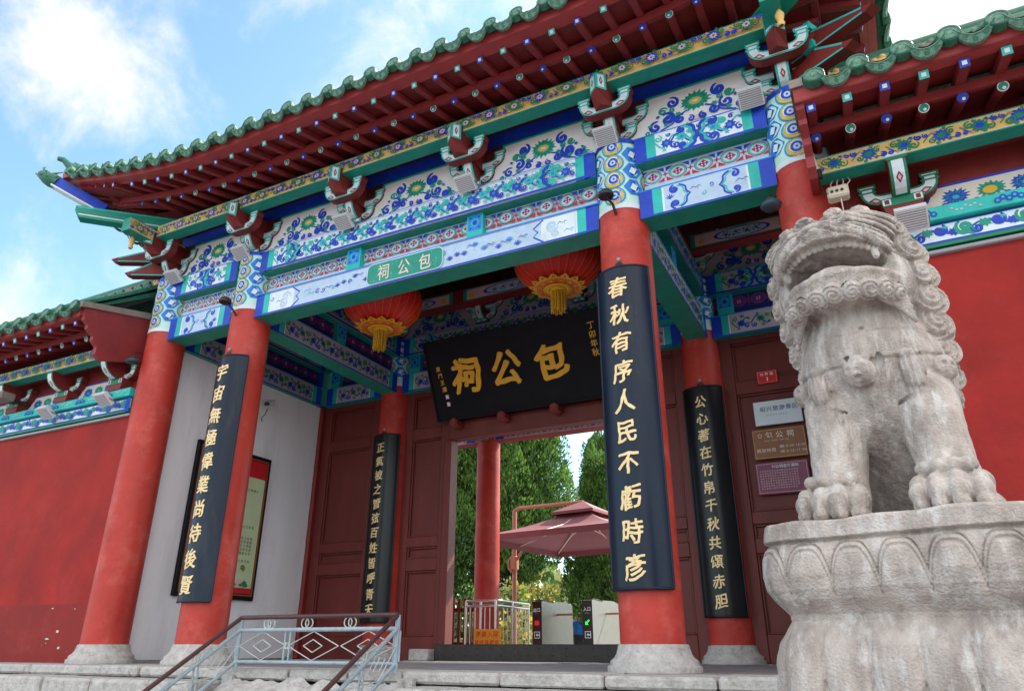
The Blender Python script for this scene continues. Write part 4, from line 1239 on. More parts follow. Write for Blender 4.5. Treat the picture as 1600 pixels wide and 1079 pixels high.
# ================================================================ side walls with their own roofs
def wing(name, label, x0, s_, Ln, dz, seed, bracket_xs):
    t = thing(name, label, 'wall', (x0 + s_ * Ln / 2, .2, -.15))
    X = lambda q: x0 + s_ * q
    a, b = sorted((x0 + (-s_) * .12, X(Ln)))
    mb = MB(); mb.box((a, -.1, -.2), (b, .5, 2.245 + dz), 'wall_red'); mb.box((a, -.06, 2.24 + dz), (b, .46, 3.3), 'wood_red'); mb.build('wall', t)
    mb = MB(); mb.bbox((a, -.135, 2.235 + dz), (b, -.02, 2.262 + dz), 'lamp_grey', .006); mb.build('grey_moulding', t)
    mb = MB(); rc = random.Random(seed + 50)
    mb.box((a, -.103, -.19), (b, -.098, .37 if s_ < 0 else .30), 'wall_red_low')
    Pc = Paint(mb, frame((0, -.103, 0), EX, EZ, -EY), .0008)
    for k in range(9):
        u, v, rr_ = x0 + s_ * rc.uniform(.02, .75), rc.uniform(-.08, .34) , rc.uniform(.004, .013)
        Pc.poly([(u + rr_ * rc.uniform(.4, 1.3) * math.cos(q) * (1 + (k % 3)), v + rr_ * rc.uniform(.5, 1.2) * math.sin(q)) for q in np.linspace(0, 6.28, 9)[:-1]], 'plaster' if k % 3 else 'fascia_red')
    mb.build('repainted_base', t)
    fr = lambda y: frame((0, y, dz), EX, EZ, -EY)
    rnd = random.Random(seed)
    # painted beam band
    mb = MB(); mb.box((a, -.14, 2.275 + dz), (b, -.06, 2.43 + dz), 'green'); bb = mb.build('painted_beam', t)
    mb = MB(); P = Paint(mb, fr(-.14))
    P.rect(a, 2.298, b, 2.428, 'white'); P.rect(a, 2.298, b, 2.312, 'blue'); P.rect(a, 2.420, b, 2.430, 'blue')
    pw = .31; n = int((b - a) / pw)
    for i in range(n):
        u = a + (i + .5) * pw; v = 2.366
        P.ribbon([(u - .155 + .026 * k, v + .028 * math.sin(k * 2 * math.pi / 12 + .4)) for k in range(13)], .012, 'blue')
        P.star(u - .10, v + .012, .042, .034, 9, 'teal', .62); P.star(u + .04, v - .01, .038, .032, 9, 'blue', .62)
        P.scroll(u + .10, v + .006, .046, 'teal', 1.3, 1, 2.0, .48); P.scroll(u + .135, v - .018, .030, 'teal', 1.2, -1, .6, .5)
        P.scroll(u - .03, v + .016, .038, 'blue', 1.2, -1, 1.2, .5); P.scroll(u - .145, v - .016, .034, 'blue', 1.2, 1, 3, .5)
        P.star(u + .0, v + .03, .022, .014, 5, 'teal_light', .5)
    e = b if s_ < 0 else a
    P.rect(e, 2.28, e - .07 * (1 if s_ < 0 else -1), 2.43, 'blue'); 
    mb.build('painted_face', bb)
    # teal ledge
    mb = MB(); mb.bbox((a, -.185, 2.438 + dz), (b, -.06, 2.532 + dz), 'teal_light', .005); lb = mb.build('teal_ledge', t)
    mb = MB(); P = Paint(mb, fr(-.185)); 
    u = a + .15
    while u < b - .3:
        for k in range(5):
            P.disc(u + .03 * k, 2.487 + (.008 if k % 2 else -.008), .020, .020, 'blue', 10); P.disc(u + .03 * k, 2.487 + (.008 if k % 2 else -.008), .009, .009, 'teal_light', 8)
        for k in range(7): P.star(u + .22 + .025 * k, 2.487 + rnd.uniform(-.012, .012), .012, .008, 5, 'pink_pale', .5, k)
        u += .46
    mb.build('painted_face', lb)
    # lotus panels between brackets
    xs = sorted(bracket_xs)
    edges = [a] + xs + [b]
    for i in range(len(xs) - 1):
        xm = (xs[i] + xs[i + 1]) / 2; half = (xs[i + 1] - xs[i]) / 2 - .045
        mb = MB(); P = Paint(mb, fr(-.062), .001, .0002); z = 2.535
        def sh(k):
            w_ = half - k
            return [(xm + q * (w_ - d_), z + h) for q, l in ((-1, 0), (1, 1)) for d_, h in ([(0, 0), (.005, .045), (.05, .07), (.09, .10), (.115, .15), (.13, .205 - k)] if q < 0 else [(.13, .205 - k), (.115, .15), (.09, .10), (.05, .07), (.005, .045), (0, 0)])]
        P.poly(sh(0), 'blue'); P.poly(sh(.016), 'cream')
        for u, c in ((xm - half * .42, 'blue'), (xm + half * .02, 'teal'), (xm + half * .42, 'blue')):
            P.star(u, z + .105, .085, .060, 15, c, .70, .2); P.star(u, z + .105, .062, .044, 13, 'teal' if c == 'blue' else 'green', .68, .5); P.star(u, z + .105, .052, .036, 13, c, .66, .1); P.star(u, z + .10, .026, .018, 9, 'teal_light', .6, .6)
        if seed % 2: P.disc(xm, z + .10, .04, .028, 'yellow', 12)
        for k in range(9):
            u = xm - half * .75 + half * 1.5 * k / 8
            P.scroll(u, z + .038 + .008 * (k % 2), .026, 'blue' if k % 2 else 'green', 1.2, 1 if k % 2 else -1, k, .42, 10)
            P.star(u + .03, z + .05, .018, .012, 5, 'green' if k % 2 else 'blue', .5)
        P.ribbon([(xm - half * .8 + half * 1.6 * k / 16, z + .028 + .014 * math.sin(k * 1.6)) for k in range(17)], .010, 'blue')
        mb.build('lotus_panel', t)
    # bracket sets
    for x in xs:
        mb = MB(); T = TF((x, -.06, dz), EX, -EY, t)
        pf = [(-.10, 2.535), (.10, 2.535), (.115, 2.60), (-.115, 2.60)]
        mb.prism(pf, T(0, .02, 0), EX, EZ, -EY, .15, 'wood_red')
        pf = [(-.115, 2.60), (.115, 2.60), (.125, 2.66), (-.125, 2.66)]
        mb.prism(pf, T(0, .02, 0), EX, EZ, -EY, .155, 'wood_red', 'green')
        P = Paint(mb, lambda u, v, hh: T(u, -.135 - hh, v), .0015)
        for s2 in (-1, 1):
            P.rect(s2 * .09 - .024, 2.61, s2 * .09 + .024, 2.652, 'white'); P.rect(s2 * .09 - .014, 2.615, s2 * .09 + .014, 2.648, 'wood_red')
        root = mb.build('bracket_set', t); T.parent = root
        lat_arm(T, -.08, .225, 2.655, .165, .08, frames='green')
        fwd_arm(T, .02, -.31, 2.655, .165, .10, frames='green')
    pa, pb = (a, x0 - .01) if s_ < 0 else (x0 + .015, b)
    purlin((pa, -.38, 0), EX, -EY, pb - pa, t, 20 + seed * 2, 2.835 + dz, .135, .12, .20, ('blue', 'green'))
    # eave
    a, b = (a, x0 + .0) if s_ < 0 else (x0 - .045, b)
    mb = MB()
    sp = .207; n = int(Ln / sp)
    for i in range(n):
        x = X(.04 + sp * (i + .0)) if s_ > 0 else X(.13 + sp * i)
        col = 'blue' if i % 2 == 0 else 'teal'
        A = V(x, -.05, 3.23 + dz); B = V(x, -.50, 3.05 + dz); d = unit(B - A)
        yy = unit(np.cross(EX, d)); yy = yy if yy[2] > 0 else -yy
        mb = MB(); mb.tube([A, B], .031, 'rafter_red', 14)
        for rr, hh, m in ((.031, .001, 'white' if col != 'blue' else col), (.026, .002, col)):
            mb.add([B + d * hh + rr * (math.cos(q) * EX + math.sin(q) * yy) for q in np.linspace(0, 2 * math.pi, 15)[:-1]], [tuple(range(14))], m)
        mb.add([B + d * .0035 + EX * .004 - yy * .010 + .010 * (math.cos(q) * EX + math.sin(q) * yy) for q in np.linspace(0, 2 * math.pi, 11)[:-1]], [tuple(range(10))], 'white')
        mb.build('rafter', t)
        x2 = x - s_ * 0.0
        A = V(x2, -.30, 3.215 + dz); B = V(x2, -.77, 3.085 + dz); d = unit(B - A); yy = unit(np.cross(EX, d)); yy = yy if yy[2] > 0 else -yy
        mb = MB(); mb.obox((A + B) / 2, d * np.linalg.norm(B - A) / 2, EX * .027, yy * .026, 'rafter_red')
        for rr, hh, m in ((.026, .0015, col if col == 'blue' else 'teal_light'), (.013, .003, 'white')):
            mb.add([B + d * hh + EX * rr * i_ + yy * rr * j_ for i_, j_ in ((-1, -1), (1, -1), (1, 1), (-1, 1))], [(0, 1, 2, 3)], m)
        mb.build('flying_rafter', t)
    mb = MB()
    mb.prism([(.04, 3.262), (.5, 3.085), (.5, 3.10), (.04, 3.277)], V(a, 0, dz), -EY, EZ, EX, b - a, 'wood_red')
    mb.prism([(.46, 3.205), (.82, 3.112), (.82, 3.125), (.46, 3.22)], V(a, 0, dz), -EY, EZ, EX, b - a, 'wood_red')
    mb.build('eave_boarding', t)
    mb = MB(); mb.prism([(.48, 3.082), (.52, 3.072), (.525, 3.135), (.48, 3.15)], V(a, 0, dz), -EY, EZ, EX, b - a, 'rafter_red'); mb.build('small_fascia', t)
    mb = MB(); mb.prism([(.74, 3.115), (.815, 3.112), (.84, 3.20), (.74, 3.22)], V(a, 0, dz), -EY, EZ, EX, b - a, 'fascia_red'); mb.build('fascia', t)
    Tw = lambda s, o, z: V(s, -o, z)
    zf = lambda s, o, up: 3.232 + dz + .62 * (.85 - o) + .10 * (.85 - o) ** 2
    rf = MB()
    rf.prism([(.80, 3.225), (-.2, 3.93), (-1.24, 3.205), (-1.24, 3.16), (-.2, 3.85), (.80, 3.20)], V(a, 0, dz), -EY, EZ, EX, b - a, 'tile_green')
    ro = rf.build('roof', t)
    c = (a + b) / 2
    first = X(.09 if s_ > 0 else .03)
    k = round((first - c) / .24)
    ph = (first - c) / .24 - k
    tile_field(Tw, c, (b - a) / 2 + .02, lambda s: 0, ro, (min(a, b) - .01, min(max(a, b) + .01, 9.0)), lambda s: -.2, tsp=.24, zfun=zf, ph=ph, o0=.885, r=.060)
    mb = MB(); mb.bbox((a, .12, 3.90 + dz), (b, .28, 4.08 + dz), 'tile_relief', .02)
    mb.tube([V(a, .2, 4.10 + dz), V(b, .2, 4.10 + dz)], .06, 'tile_green', 10)
    for k in range(int(min(Ln, 4) / .16)):
        x = X(.1 + k * .16); m = rnd.choice(['yellow_band', 'tile_relief', 'tile_green', 'wood_grey'])
        mb.sphere((x, .115, 3.99 + dz), (.055, .02, .05), m, 10, 6)
        for q in range(5): mb.sphere((x + .05 * math.cos(q * 1.26), .11, 3.99 + .05 * math.sin(q * 1.26) + dz), (.026, .014, .024), m, 8, 5)
    mb.build('ridge', ro)
    # gable board at the gate end with scalloped front edge
    mb = MB()
    pf = [(.81, 3.20), (.79, 3.08), (.74, 3.04), (.74, 3.00), (.66, 2.95), (.66, 2.90), (.60, 2.85), (.60, 2.77), (.54, 2.72), (.05, 2.86), (.0, 3.36), (.02, 3.40)]
    gx = X(-.045) if s_ > 0 else X(0)
    mb.prism(pf, V(gx, 0, dz), -EY, EZ, EX, .05, 'rafter_red')
    mb.prism([(.86, 3.20), (.86, 3.26), (.02, 3.46), (.02, 3.385)], V(gx - .015, 0, dz), -EY, EZ, EX, .08, 'wood_grey')
    mb.build('gable_board', t)
    return t
wing('side_wall_section', 'left red side wall with green tiled eave and painted frieze, beside the white porch wall', -1.55, -1, 5.5, -.01, 4, [-1.70 - .92 * k for k in range(6)])
wing('side_wall_section', 'right red side wall with green tiled eave and painted frieze, behind the stone lion', 5.43, 1, 4.5, 0, 1, [5.895 + .98 * k for k in range(-0, 5)])

# ================================================================ hanging things
def couplet(name, label, x, y, z0, z1, text, size, seed, rad=.243, half=R(55), group=None, pitch=None, m='lacquer', ztop=None):
    t = thing(name, label, 'sign board', (x, y - rad, z0), group)
    mb = MB(); n = 24; th = .028
    A = np.linspace(-math.pi / 2 - half, -math.pi / 2 + half, n + 1)
    def P_(a, r_, z): return V(x + r_ * math.cos(a), y + r_ * math.sin(a), z)
    nz = 12
    mb.grid([[P_(a, rad + .0 , z) for z in np.linspace(z0, z1, nz)] for a in A], m, smooth=True)
    mb.grid([[P_(a, rad - th, z) for z in (z0, z1)] for a in A], m, smooth=True, flip=True)
    for z in (z0, z1): mb.grid([[P_(a, rad - th, z), P_(a, rad, z)] for a in A], m, flip=(z == z0))
    for a in (A[0], A[-1]): mb.grid([[P_(a, rad - th, z), P_(a, rad, z)] for z in (z0, z1)], m)
    # thin raised rim
    f = cyl(x, y, rad, -math.pi / 2, 0)
    w_ = half * rad
    b = mb.build('board', t)
    mb = MB()
    for ed in ([(A[0], z0), (A[0], z1)], [(A[-1], z0), (A[-1], z1)]):
        mb.tube([P_(ed[0][0], rad, ed[0][1]), P_(ed[1][0], rad, ed[1][1])], .008, m, 8)
    for z in (z0, z1): mb.tube([P_(a, rad - .004, z) for a in A], .010, m, 8)
    mb.build('rim', b)
    mb = MB()
    zt = ztop or z1 - .17; n = len(text); pt = pitch or (zt - z0 - .13) / (n - 1)
    for k, ch in enumerate(text):
        write(mb, f, ch, -.012, zt - pt * k, size, size * 1.12, 'gilt', .006, 0, .045, seed + k, .06, thick=.0055, fat=.020)
    mb.build('gilt_characters', t)
    mb = MB(); mb.tube([P_(-math.pi / 2 - .15, rad - .03, z1 + .005), P_(-math.pi / 2 - .1, rad - .03, z1 + .04), P_(-math.pi / 2 + .1, rad - .03, z1 + .04), P_(-math.pi / 2 + .15, rad - .03, z1 + .005)], .007, 'iron', 6)
    mb.sphere((x, y - CR - .005, z1 + .075), .018, 'lamp_grey', 10, 8)
    mb.build('hook', t)
    return t
GB = 'couplet boards on the columns'
couplet('couplet_board', 'curved dark blue couplet board with gilt characters on the left front column', 0, 0, .345, 2.60, '宇宙無極偉業尚待後賢', .150, 1, group=GB)
couplet('couplet_board', 'largest curved dark blue couplet board, on the front column right of the doorway', 4, 0, .325, 2.59, '春秋有序人民不虧時彥', .150, 20, group=GB)
couplet('couplet_board', 'black couplet board with gold characters on the inner column left of the doorway', 0, D, .25, 2.46, '正氣被之管弦百姓皆呼青天', .118, 40, group=GB, m='lacquer_black')
couplet('couplet_board', 'black couplet board on the inner column beside the small door signs', 4, D, .25, 2.47, '公心著在竹帛千秋共頌赤胆', .118, 60, group=GB, m='lacquer_black')

# ---- name board over the door
t = thing('name_board', 'large black leaning name board with three gold characters over the doorway', 'sign board', (1.97, 2.4, 2.54))
ez_b = unit(V(0, -.42, .875)); en_b = np.cross(EX, ez_b); fb = frame((1.97, 2.405, 2.545), EX, ez_b, en_b)
mb = MB(); c = V(1.97, 2.405, 2.545) + ez_b * .485 - en_b * .025
mb.obox(c, EX * 1.19, ez_b * .485, en_b * .025, 'board_black'); b = mb.build('board', t)
mb = MB()
for s_ in (-1, 1): mb.obox(c + EX * s_ * 1.185 + en_b * .012, EX * .012, ez_b * .495, en_b * .03, 'board_black')
for s_ in (-1, 1): mb.obox(c + ez_b * s_ * .485 + en_b * .012, EX * 1.172, ez_b * .012, en_b * .03, 'board_black')
mb.build('rim', b)
mb = MB()
for k, (ch, u) in enumerate((('祠', -.69), ('公', -.14), ('包', .43))):
    write(mb, fb, ch, u, .50, .40, .44, 'gold', .014, 0, .055, 3 + k, .08, thick=.0135, fat=.040)
mb.build('gilt_characters', t)
mb = MB()
for k, ch in enumerate('東門王讓'): write(mb, fb, ch, -1.05 + .012 * k, .63 - .085 * k, .062, .068, 'gold', .004, 0, .03, k, fat=.018)
for k, ch in enumerate('丁卯年秋'): write(mb, fb, ch, .97, .80 - .10 * k, .085, .09, 'gold', .004, 0, .03, k + 9, fat=.018)
mb.build('small_characters', t)
mb = MB(); P = Paint(mb, fb, .003)
for v in (.255, .165):
    P.rect(-1.02, v, -.975, v + .05, 'pink_pale'); P.rect(-1.012, v + .008, -.983, v + .042, 'white')
mb.build('seal_mark', t)

# ---- lanterns
def lantern():
    t = thing('red_lantern', 'x', 'lantern', (0, 0, 0), 'red lanterns under the porch')
    mb = MB(); rows = []
    nl = 28
    prof = [(max(.13, .50 * math.sin(q)), -.375 * math.cos(q)) for q in np.linspace(.27, math.pi - .27, 22)]
    mb.lathe(prof, (0, 0, 0), 'lantern_red', nl * 4, True, mod=lambda a, z: 1 - .022 * abs(math.sin(a * nl / 2)) ** .6 * 1.0)
    body = mb.build('lantern_body', t)
    mb = MB()
    for k in range(nl):
        a = 2 * math.pi * k / nl
        mb.tube([V((r_ + .002) * math.cos(a), (r_ + .002) * math.sin(a), z) for r_, z in prof], .0018, 'gold', 4)
    mb.build('gold_ribs', body)
    mb = MB()
    mb.lathe([(.10, .385), (.16, .385), (.165, .36)], (0, 0, 0), 'gold', 32); mb.build('gold_cap', t); mb = MB()
    mb.lathe([(.10, -.385), (.16, -.385), (.165, -.36)], (0, 0, 0), 'gold', 32)
    f = lambda u, v, h: V(*(((.02 + u) * math.cos(v)), ((.02 + u) * math.sin(v)), -.377 + .0 - h + .26 * max(0, (u - .14)) ** 1.2 * 1.3))
    P = Paint(mb, f, .004)
    def ringp(r0, r1, m, n=40):
        h = P._h(); mb.grid([[f(r0, 2 * math.pi * i / n, h), f(r1, 2 * math.pi * i / n, h)] for i in range(n + 1)], m)
    ringp(.08, .25, 'gold'); ringp(.10, .155, 'lantern_red'); ringp(.165, .215, 'orange_red'); ringp(.112, .145, 'gold'); ringp(.175, .205, 'gold'); ringp(.183, .197, 'orange_red')
    for k in range(24):
        a = 2 * math.pi * k / 24; h = P._h(); mb.add([f(.177, a, h), f(.177, a + .10, h), f(.203, a + .10, h), f(.203, a, h)], [(0, 1, 2, 3)], 'orange_red' if k % 2 else 'gold')
    for k in range(14):
        a = 2 * math.pi * k / 14; h = P._h()
        pts = [f(.235, a - .19, h), f(.27, a - .16, h), f(.31, a, h), f(.27, a + .16, h), f(.235, a + .19, h)]
        mb.add(pts, [(0, 1, 2, 3, 4)], 'gold'); h = P._h()
        mb.add([f(.25, a - .09, h), f(.285, a, h), f(.25, a + .09, h)], [(0, 1, 2)], 'orange_red')
    mb.build('gold_collar', t)
    mb = MB(); mb.lathe([(.0, -.41), (.085, -.41), (.095, -.39), (.09, -.37)], (0, 0, 0), 'gold', 24)
    for k in range(46):
        a = k * 2.4; r_ = .08 * math.sqrt((k + .5) / 46)
        mb.tube([V(r_ * math.cos(a), r_ * math.sin(a), -.40), V(r_ * 1.02 * math.cos(a + .1), r_ * 1.02 * math.sin(a + .1), -.50), V(r_ * 1.05 * math.cos(a), r_ * 1.05 * math.sin(a), -.63 - .015 * (k % 3))], [.012, .011, .008], 'tassel', 5)
    mb.build('tassel', t)
    mb = MB(); mb.tube([V(0, 0, .38), V(0, 0, .9)], .008, 'iron', 6); mb.build('cord', t)
    return t
l1 = lantern(); l2 = copy_tree(l1)
l1.location = (.96, .9, 3.47); l1.scale = (.86, .86, .86); l1['label'] = 'round red lantern with gold tassel hanging left, beside the green plaque of the beam'
l2.location = (3.04, .9, 3.47); l2.scale = (.86, .86, .86); l2['label'] = 'round red lantern with gold tassel hanging right, beside the big blue couplet column'

# ---- flood lights
def flood():
    t = thing('floodlight', 'x', 'lamp', (0, 0, 0), 'white floodlights along the eaves')
    ax = EX; nz = unit(V(0, -.62, -.78)); up_ = np.cross(nz, ax) * -1
    up_ = up_ if up_[2] > 0 else -up_
    mb = MB(); mb.obox(V(0, 0, 0), ax * .088, up_ * .075, nz * .022, 'lamp_white')
    for k in range(9): mb.obox(-nz * .030 + ax * (-.07 + .0175 * k), ax * .003, up_ * .06, nz * .010, 'lamp_white')
    hs = mb.build('housing', t)
    mb = MB(); mb.obox(nz * .0235, ax * .078, up_ * .064, nz * .002, 'lamp_grey')
    for k in range(8): mb.obox(nz * .026 + up_ * (-.056 + .016 * k), ax * .076, up_ * .002, nz * .002, 'lamp_white')
    mb.build('lens', hs)
    mb = MB(); mb.tube([ax * .095, ax * .095 + V(0, .08, -.02), V(0, .10, -.02), -ax * .095 + V(0, .08, -.02), -ax * .095], .006, 'lamp_grey', 6); mb.build('bracket_arm', t)
    return t
fl0 = flood(); used = False
for p, lb in (((-1.06, -.22, 3.735), 'white floodlight at the left corner bracket under the beak beams'), ((-.04, -.24, 3.765), 'white floodlight above the column of the left blue couplet board'),
              ((1.305, -.24, 3.755), 'white floodlight above the green plaque, second lamp right of the left column'), ((2.66, -.24, 3.765), 'white floodlight over the beam above the right red lantern'),
              ((3.97, -.25, 3.80), 'white floodlight above the column of the big right couplet board'), ((5.10, -.24, 3.745), 'white floodlight below the right corner bracket, beside the right wall eave'),
              ((5.905, -.30, 2.425), 'ribbed white floodlight on the right wall frieze just above the lion head'), ((-1.66, -.30, 2.385), 'white floodlight on the left wall frieze nearest the gate'), ((-2.63, -.30, 2.375), 'white floodlight on the left wall frieze, second from the gate')):
    o = fl0 if not used else copy_tree(fl0); used = True
    o.location = p; o['label'] = lb
mb = MB(); mb.bbox((-3.62, -.46, 2.60), (-3.30, -.30, 2.69), 'wood_grey', .01); mb.bbox((-3.60, -.475, 2.605), (-3.32, -.46, 2.645), 'lamp_grey', .004); mb.box((-3.5, -.3, 2.62), (-3.4, -.06, 2.66), 'iron')
tag(mb.build('wall_lamp'), 'grey box lamp under the left wall eave at the photo edge', 'lamp')

def spot(x, lb, z=3.16, s=1):
    t = thing('spot_lamp', lb, 'lamp', (x, -.2, z), 'small dark spot lamps on the columns')
    mb = MB(); c = V(x - .03, -.33, z + .03)
    mb.lathe([(.0, .045), (.035, .045), (.058, .02), (.062, -.005), (.055, -.014), (.05, -.005), (.0, .0)], c, 'iron', 20); mb.build('lamp_shade', t)
    mb = MB(); mb.tube([c + V(.0, .02, -.0), c + V(.03, .07, -.05), V(x, -.198, z - .07)], .011, 'iron', 8); mb.build('arm', t)
spot(4.0, 'small dark spot lamp on the column above the big right couplet board', 3.14)
spot(0.0, 'small dark spot lamp on the column above the left couplet board', 3.12)

# wall camera on the white wall
t = thing('wall_camera', 'small white security camera on the white porch wall', 'camera', (-1.19, 1.45, 2.73))
mb = MB(); mb.obox(V(-1.08, 1.45, 2.76), V(.02, -.06, -.02), V(.025, .01, 0), V(.004, -.01, .028), 'lamp_white'); b = mb.build('housing', t)
mb = MB(); mb.tube([V(-1.05, 1.37, 2.735), V(-1.04, 1.345, 2.728)], .027, 'black', 12); mb.build('lens', b)
mb = MB(); mb.obox(V(-1.075, 1.42, 2.795), V(.03, -.09, -.03), V(.032, .01, 0), V(.001, -.002, .004), 'lamp_grey'); mb.build('hood', b)
mb = MB(); mb.tube([V(-1.195, 1.46, 2.70), V(-1.12, 1.46, 2.70), V(-1.09, 1.45, 2.74)], .009, 'lamp_white', 8); mb.build('bracket_arm', t)
mb = MB(); mb.tube([V(-1.12, 1.45, 2.70), V(-1.12, 1.42, 2.62), V(-1.16, 1.41, 2.58), V(-1.18, 1.45, 2.55)], .005, 'black', 6); mb.build('cable', t)

# information board on the white wall
t = thing('information_board', 'framed information board with dense text on a yellow green sheet, on the white wall', 'notice board', (-1.19, 1.12, .47))
fi = frame((-1.15, .57, .47), EY, EZ, EX)
mb = MB(); mb.bbox((-1.195, .57, .47), (-1.150, 1.67, 2.11), 'board_black', .008); b = mb.build('frame', t)
mb = MB(); P = Paint(mb, fi, .003, .0004)
P.rect(.07, .07, 1.03, 1.57, 'paper'); P.rect(.07, 1.37, 1.03, 1.57, 'sign_red'); P.rect(.07, .07, 1.03, .13, 'sign_red')
P.disc(.55, 1.48, .05, .05, 'pink'); 
mb.build('sheet', b)
mb = MB()
for s_ in ((.045, .045, .06, 1.595), (1.04, .045, 1.055, 1.595)):
    mb.box((-1.149, .57 + s_[0], .47 + s_[1]), (-1.142, .57 + s_[2], .47 + s_[3]), 'sign_brown')
for a, b2 in ((.045, .06), (1.58, 1.595)): mb.box((-1.149, .63, .47 + a), (-1.142, 1.61, .47 + b2), 'sign_brown')
mb.build('inner_trim', b)
mb = MB(); rr = random.Random(8); txt = '包公祠簡介始建於明代弘治年間為紀念北宋清官包拯而建廉潔奉公執法如山明鏡高懸鐵面無私'
q = 0
for i in range(22):
    v = 1.30 - .042 * i
    if i in (6, 7, 13): continue
    for k in range(rr.choice((9, 12, 15, 19))):
        write(mb, fi, txt[q % len(txt)], .62 - .5 + .045 * k, v, .032, .034, 'black', .0065); q += 1
mb.build('text', b)
mb = MB(); P = Paint(mb, fi, .005, .0003)
for k in range(10):
    u = .15 + .085 * k; P.star(u, .2 + .04 * math.sin(k * 2), .05, .045, 7, ('green', 'white', 'pink_pale')[k % 3], .6, k); P.star(u + .03, .16, .035, .02, 5, 'green', .5)
for k in range(6): P.scroll(.2 + .13 * k, .34, .035, 'leaf_light', 1, 1, k, .4)
mb.build('flower_print', b)

# ---- door signs (right bay)
def plate(name, label, x0, z0, x1, z1, m, y=D - .012, cat='sign', lines=(), border=None, th=.016):
    t = thing(name, label, cat, ((x0 + x1) / 2, y, z0))
    mb = MB(); mb.bbox((x0, y - th, z0), (x1, y, z1), m, .004); b = mb.build('plate', t)
    f = frame((x0, y - th, z0), EX, EZ, -EY); mb = MB(); P = Paint(mb, f, .001)
    W_, H_ = x1 - x0, z1 - z0
    if border:
        g, wd, c = border
        for (a, b_, c_, d_) in ((g, g, W_ - g, g + wd), (g, H_ - g - wd, W_ - g, H_ - g), (g, g, g + wd, H_ - g), (W_ - g - wd, g, W_ - g, H_ - g)): P.rect(a, b_, c_, d_, c)
    for (s, u, v, sz, c, sp, bold) in lines:
        for k, ch in enumerate(s):
            if ch != ' ': write(mb, f, ch, u + sp * k, v, sz, sz, c, P.h + .0008, bold)
    mb.build('lettering', b)
    return t, f
plate('address_plate', 'small red address plate with white number 1 on the dark door', 4.545, 2.465, 4.745, 2.60, 'sign_red', D - .025, border=(.008, .004, 'pink'),
      lines=(('向陽路', .05, .098, .034, 'white', .048, .01), ('1', .10, .045, .055, 'white', .05, .03)))
plate('door_sign', 'white sign with blue lettering, topmost of three on the dark door', 4.47, 2.035, 4.92, 2.282, 'sign_white', lines=(('绍兴旅游景区', .085, .165, .056, 'ink_grey', .062, .014), ('SCENIC AREA', .12, .10, .022, 'ink_grey', .018, 0)))
plate('door_sign', 'brown sign with pale characters, middle of three on the dark door', 4.42, 1.695, 4.92, 1.995, 'sign_brown', border=(.010, .003, 'yellow_band'),
      lines=(('包公祠', .16, .235, .072, 'cream', .10, .01), ('○', .075, .235, .05, 'cream', .1, .01), ('BAO GONG SHRINE', .12, .18, .020, 'cream', .0155, 0), ('開放時間', .05, .085, .042, 'cream', .046, .005), ('夏季 8:00-18:00', .26, .11, .032, 'cream', .018, 0), ('冬季 8:30-17:30', .26, .06, .032, 'cream', .018, 0)))
rows_ = [('包公祠遊客須知', .17, .265, .034, 'white', .036, .008)]
tt = '為保障遊客安全請勿攜帶易燃易爆物品入內愛護文物古跡保持環境衛生嚴禁吸煙禁止攀爬刻畫請文明參觀遵守秩序'
for i in range(8): rows_.append((tt[i * 5:i * 5 + 16], .045, .225 - .024 * i, .018, 'pink_pale', .0225, 0))
plate('door_sign', 'purple rules notice with lines of small white text, lowest of three on the dark door', 4.41, 1.35, 4.90, 1.66, 'sign_purple', lines=rows_, border=(.014, .003, 'pink_pale'))

# ---- small fittings by the right corner
mb = MB(); mb.bbox((5.47, -.37, 2.66), (5.60, -.28, 2.745), 'plastic_cream', .012)
for k in range(3): mb.tube([V(5.50 + .03 * k, -.372, 2.70), V(5.50 + .03 * k, -.376, 2.70)], .010, 'iron', 8)
for k in range(4): mb.tube([V(5.51 + .025 * k, -.33, 2.74), V(5.50 + .04 * k, -.31, 2.79), V(5.52 + .03 * k, -.28, 2.84)], .004, 'plastic_cream', 5)
mb.tube([V(5.545, -.34, 2.66), V(5.545, -.35, 2.52), V(5.54, -.30, 2.30)], .004, 'plastic_cream', 5)
tag(mb.build('junction_box'), 'cream electrical junction box with loose wires under the right wall eave', 'junction box')
t = thing('light_tube', 'short white tube light beside the yellow frieze of the right wall', 'lamp', (5.43, -.42, 2.82))
mb = MB(); 
for k in range(3): mb.tube([V(5.42 + .012 * k, -.42, 2.86), V(5.408 + .012 * k, -.40, 3.01)], .006, 'white', 8)
mb.build('tube', t)
mb = MB(); mb.bbox((5.41, -.435, 2.79), (5.465, -.395, 2.858), 'black', .006); mb.tube([V(5.44, -.41, 2.80), V(5.45, -.38, 2.70), V(5.50, -.33, 2.70)], .005, 'black', 6); mb.build('socket', t)
for x, z, lb in ((5.12, 2.78, 'dark round loudspeaker bell on the right corner column behind the lion head'), (-1.36, 2.78, 'dark round loudspeaker bell beside the left corner column')):
    mb = MB(); mb.lathe([(.0, -.03), (.06, -.03), (.072, -.01), (.06, .01), (.035, .02), (.03, .04), (.0, .045)], (x, -.27, z), 'slate', 20); mb.tube([V(x, -.27, z + .04), V(x, -.27, z + .10), V(x, -.17, z + .11)], .006, 'black', 6)
    tag(mb.build('wall_speaker'), lb, 'speaker')

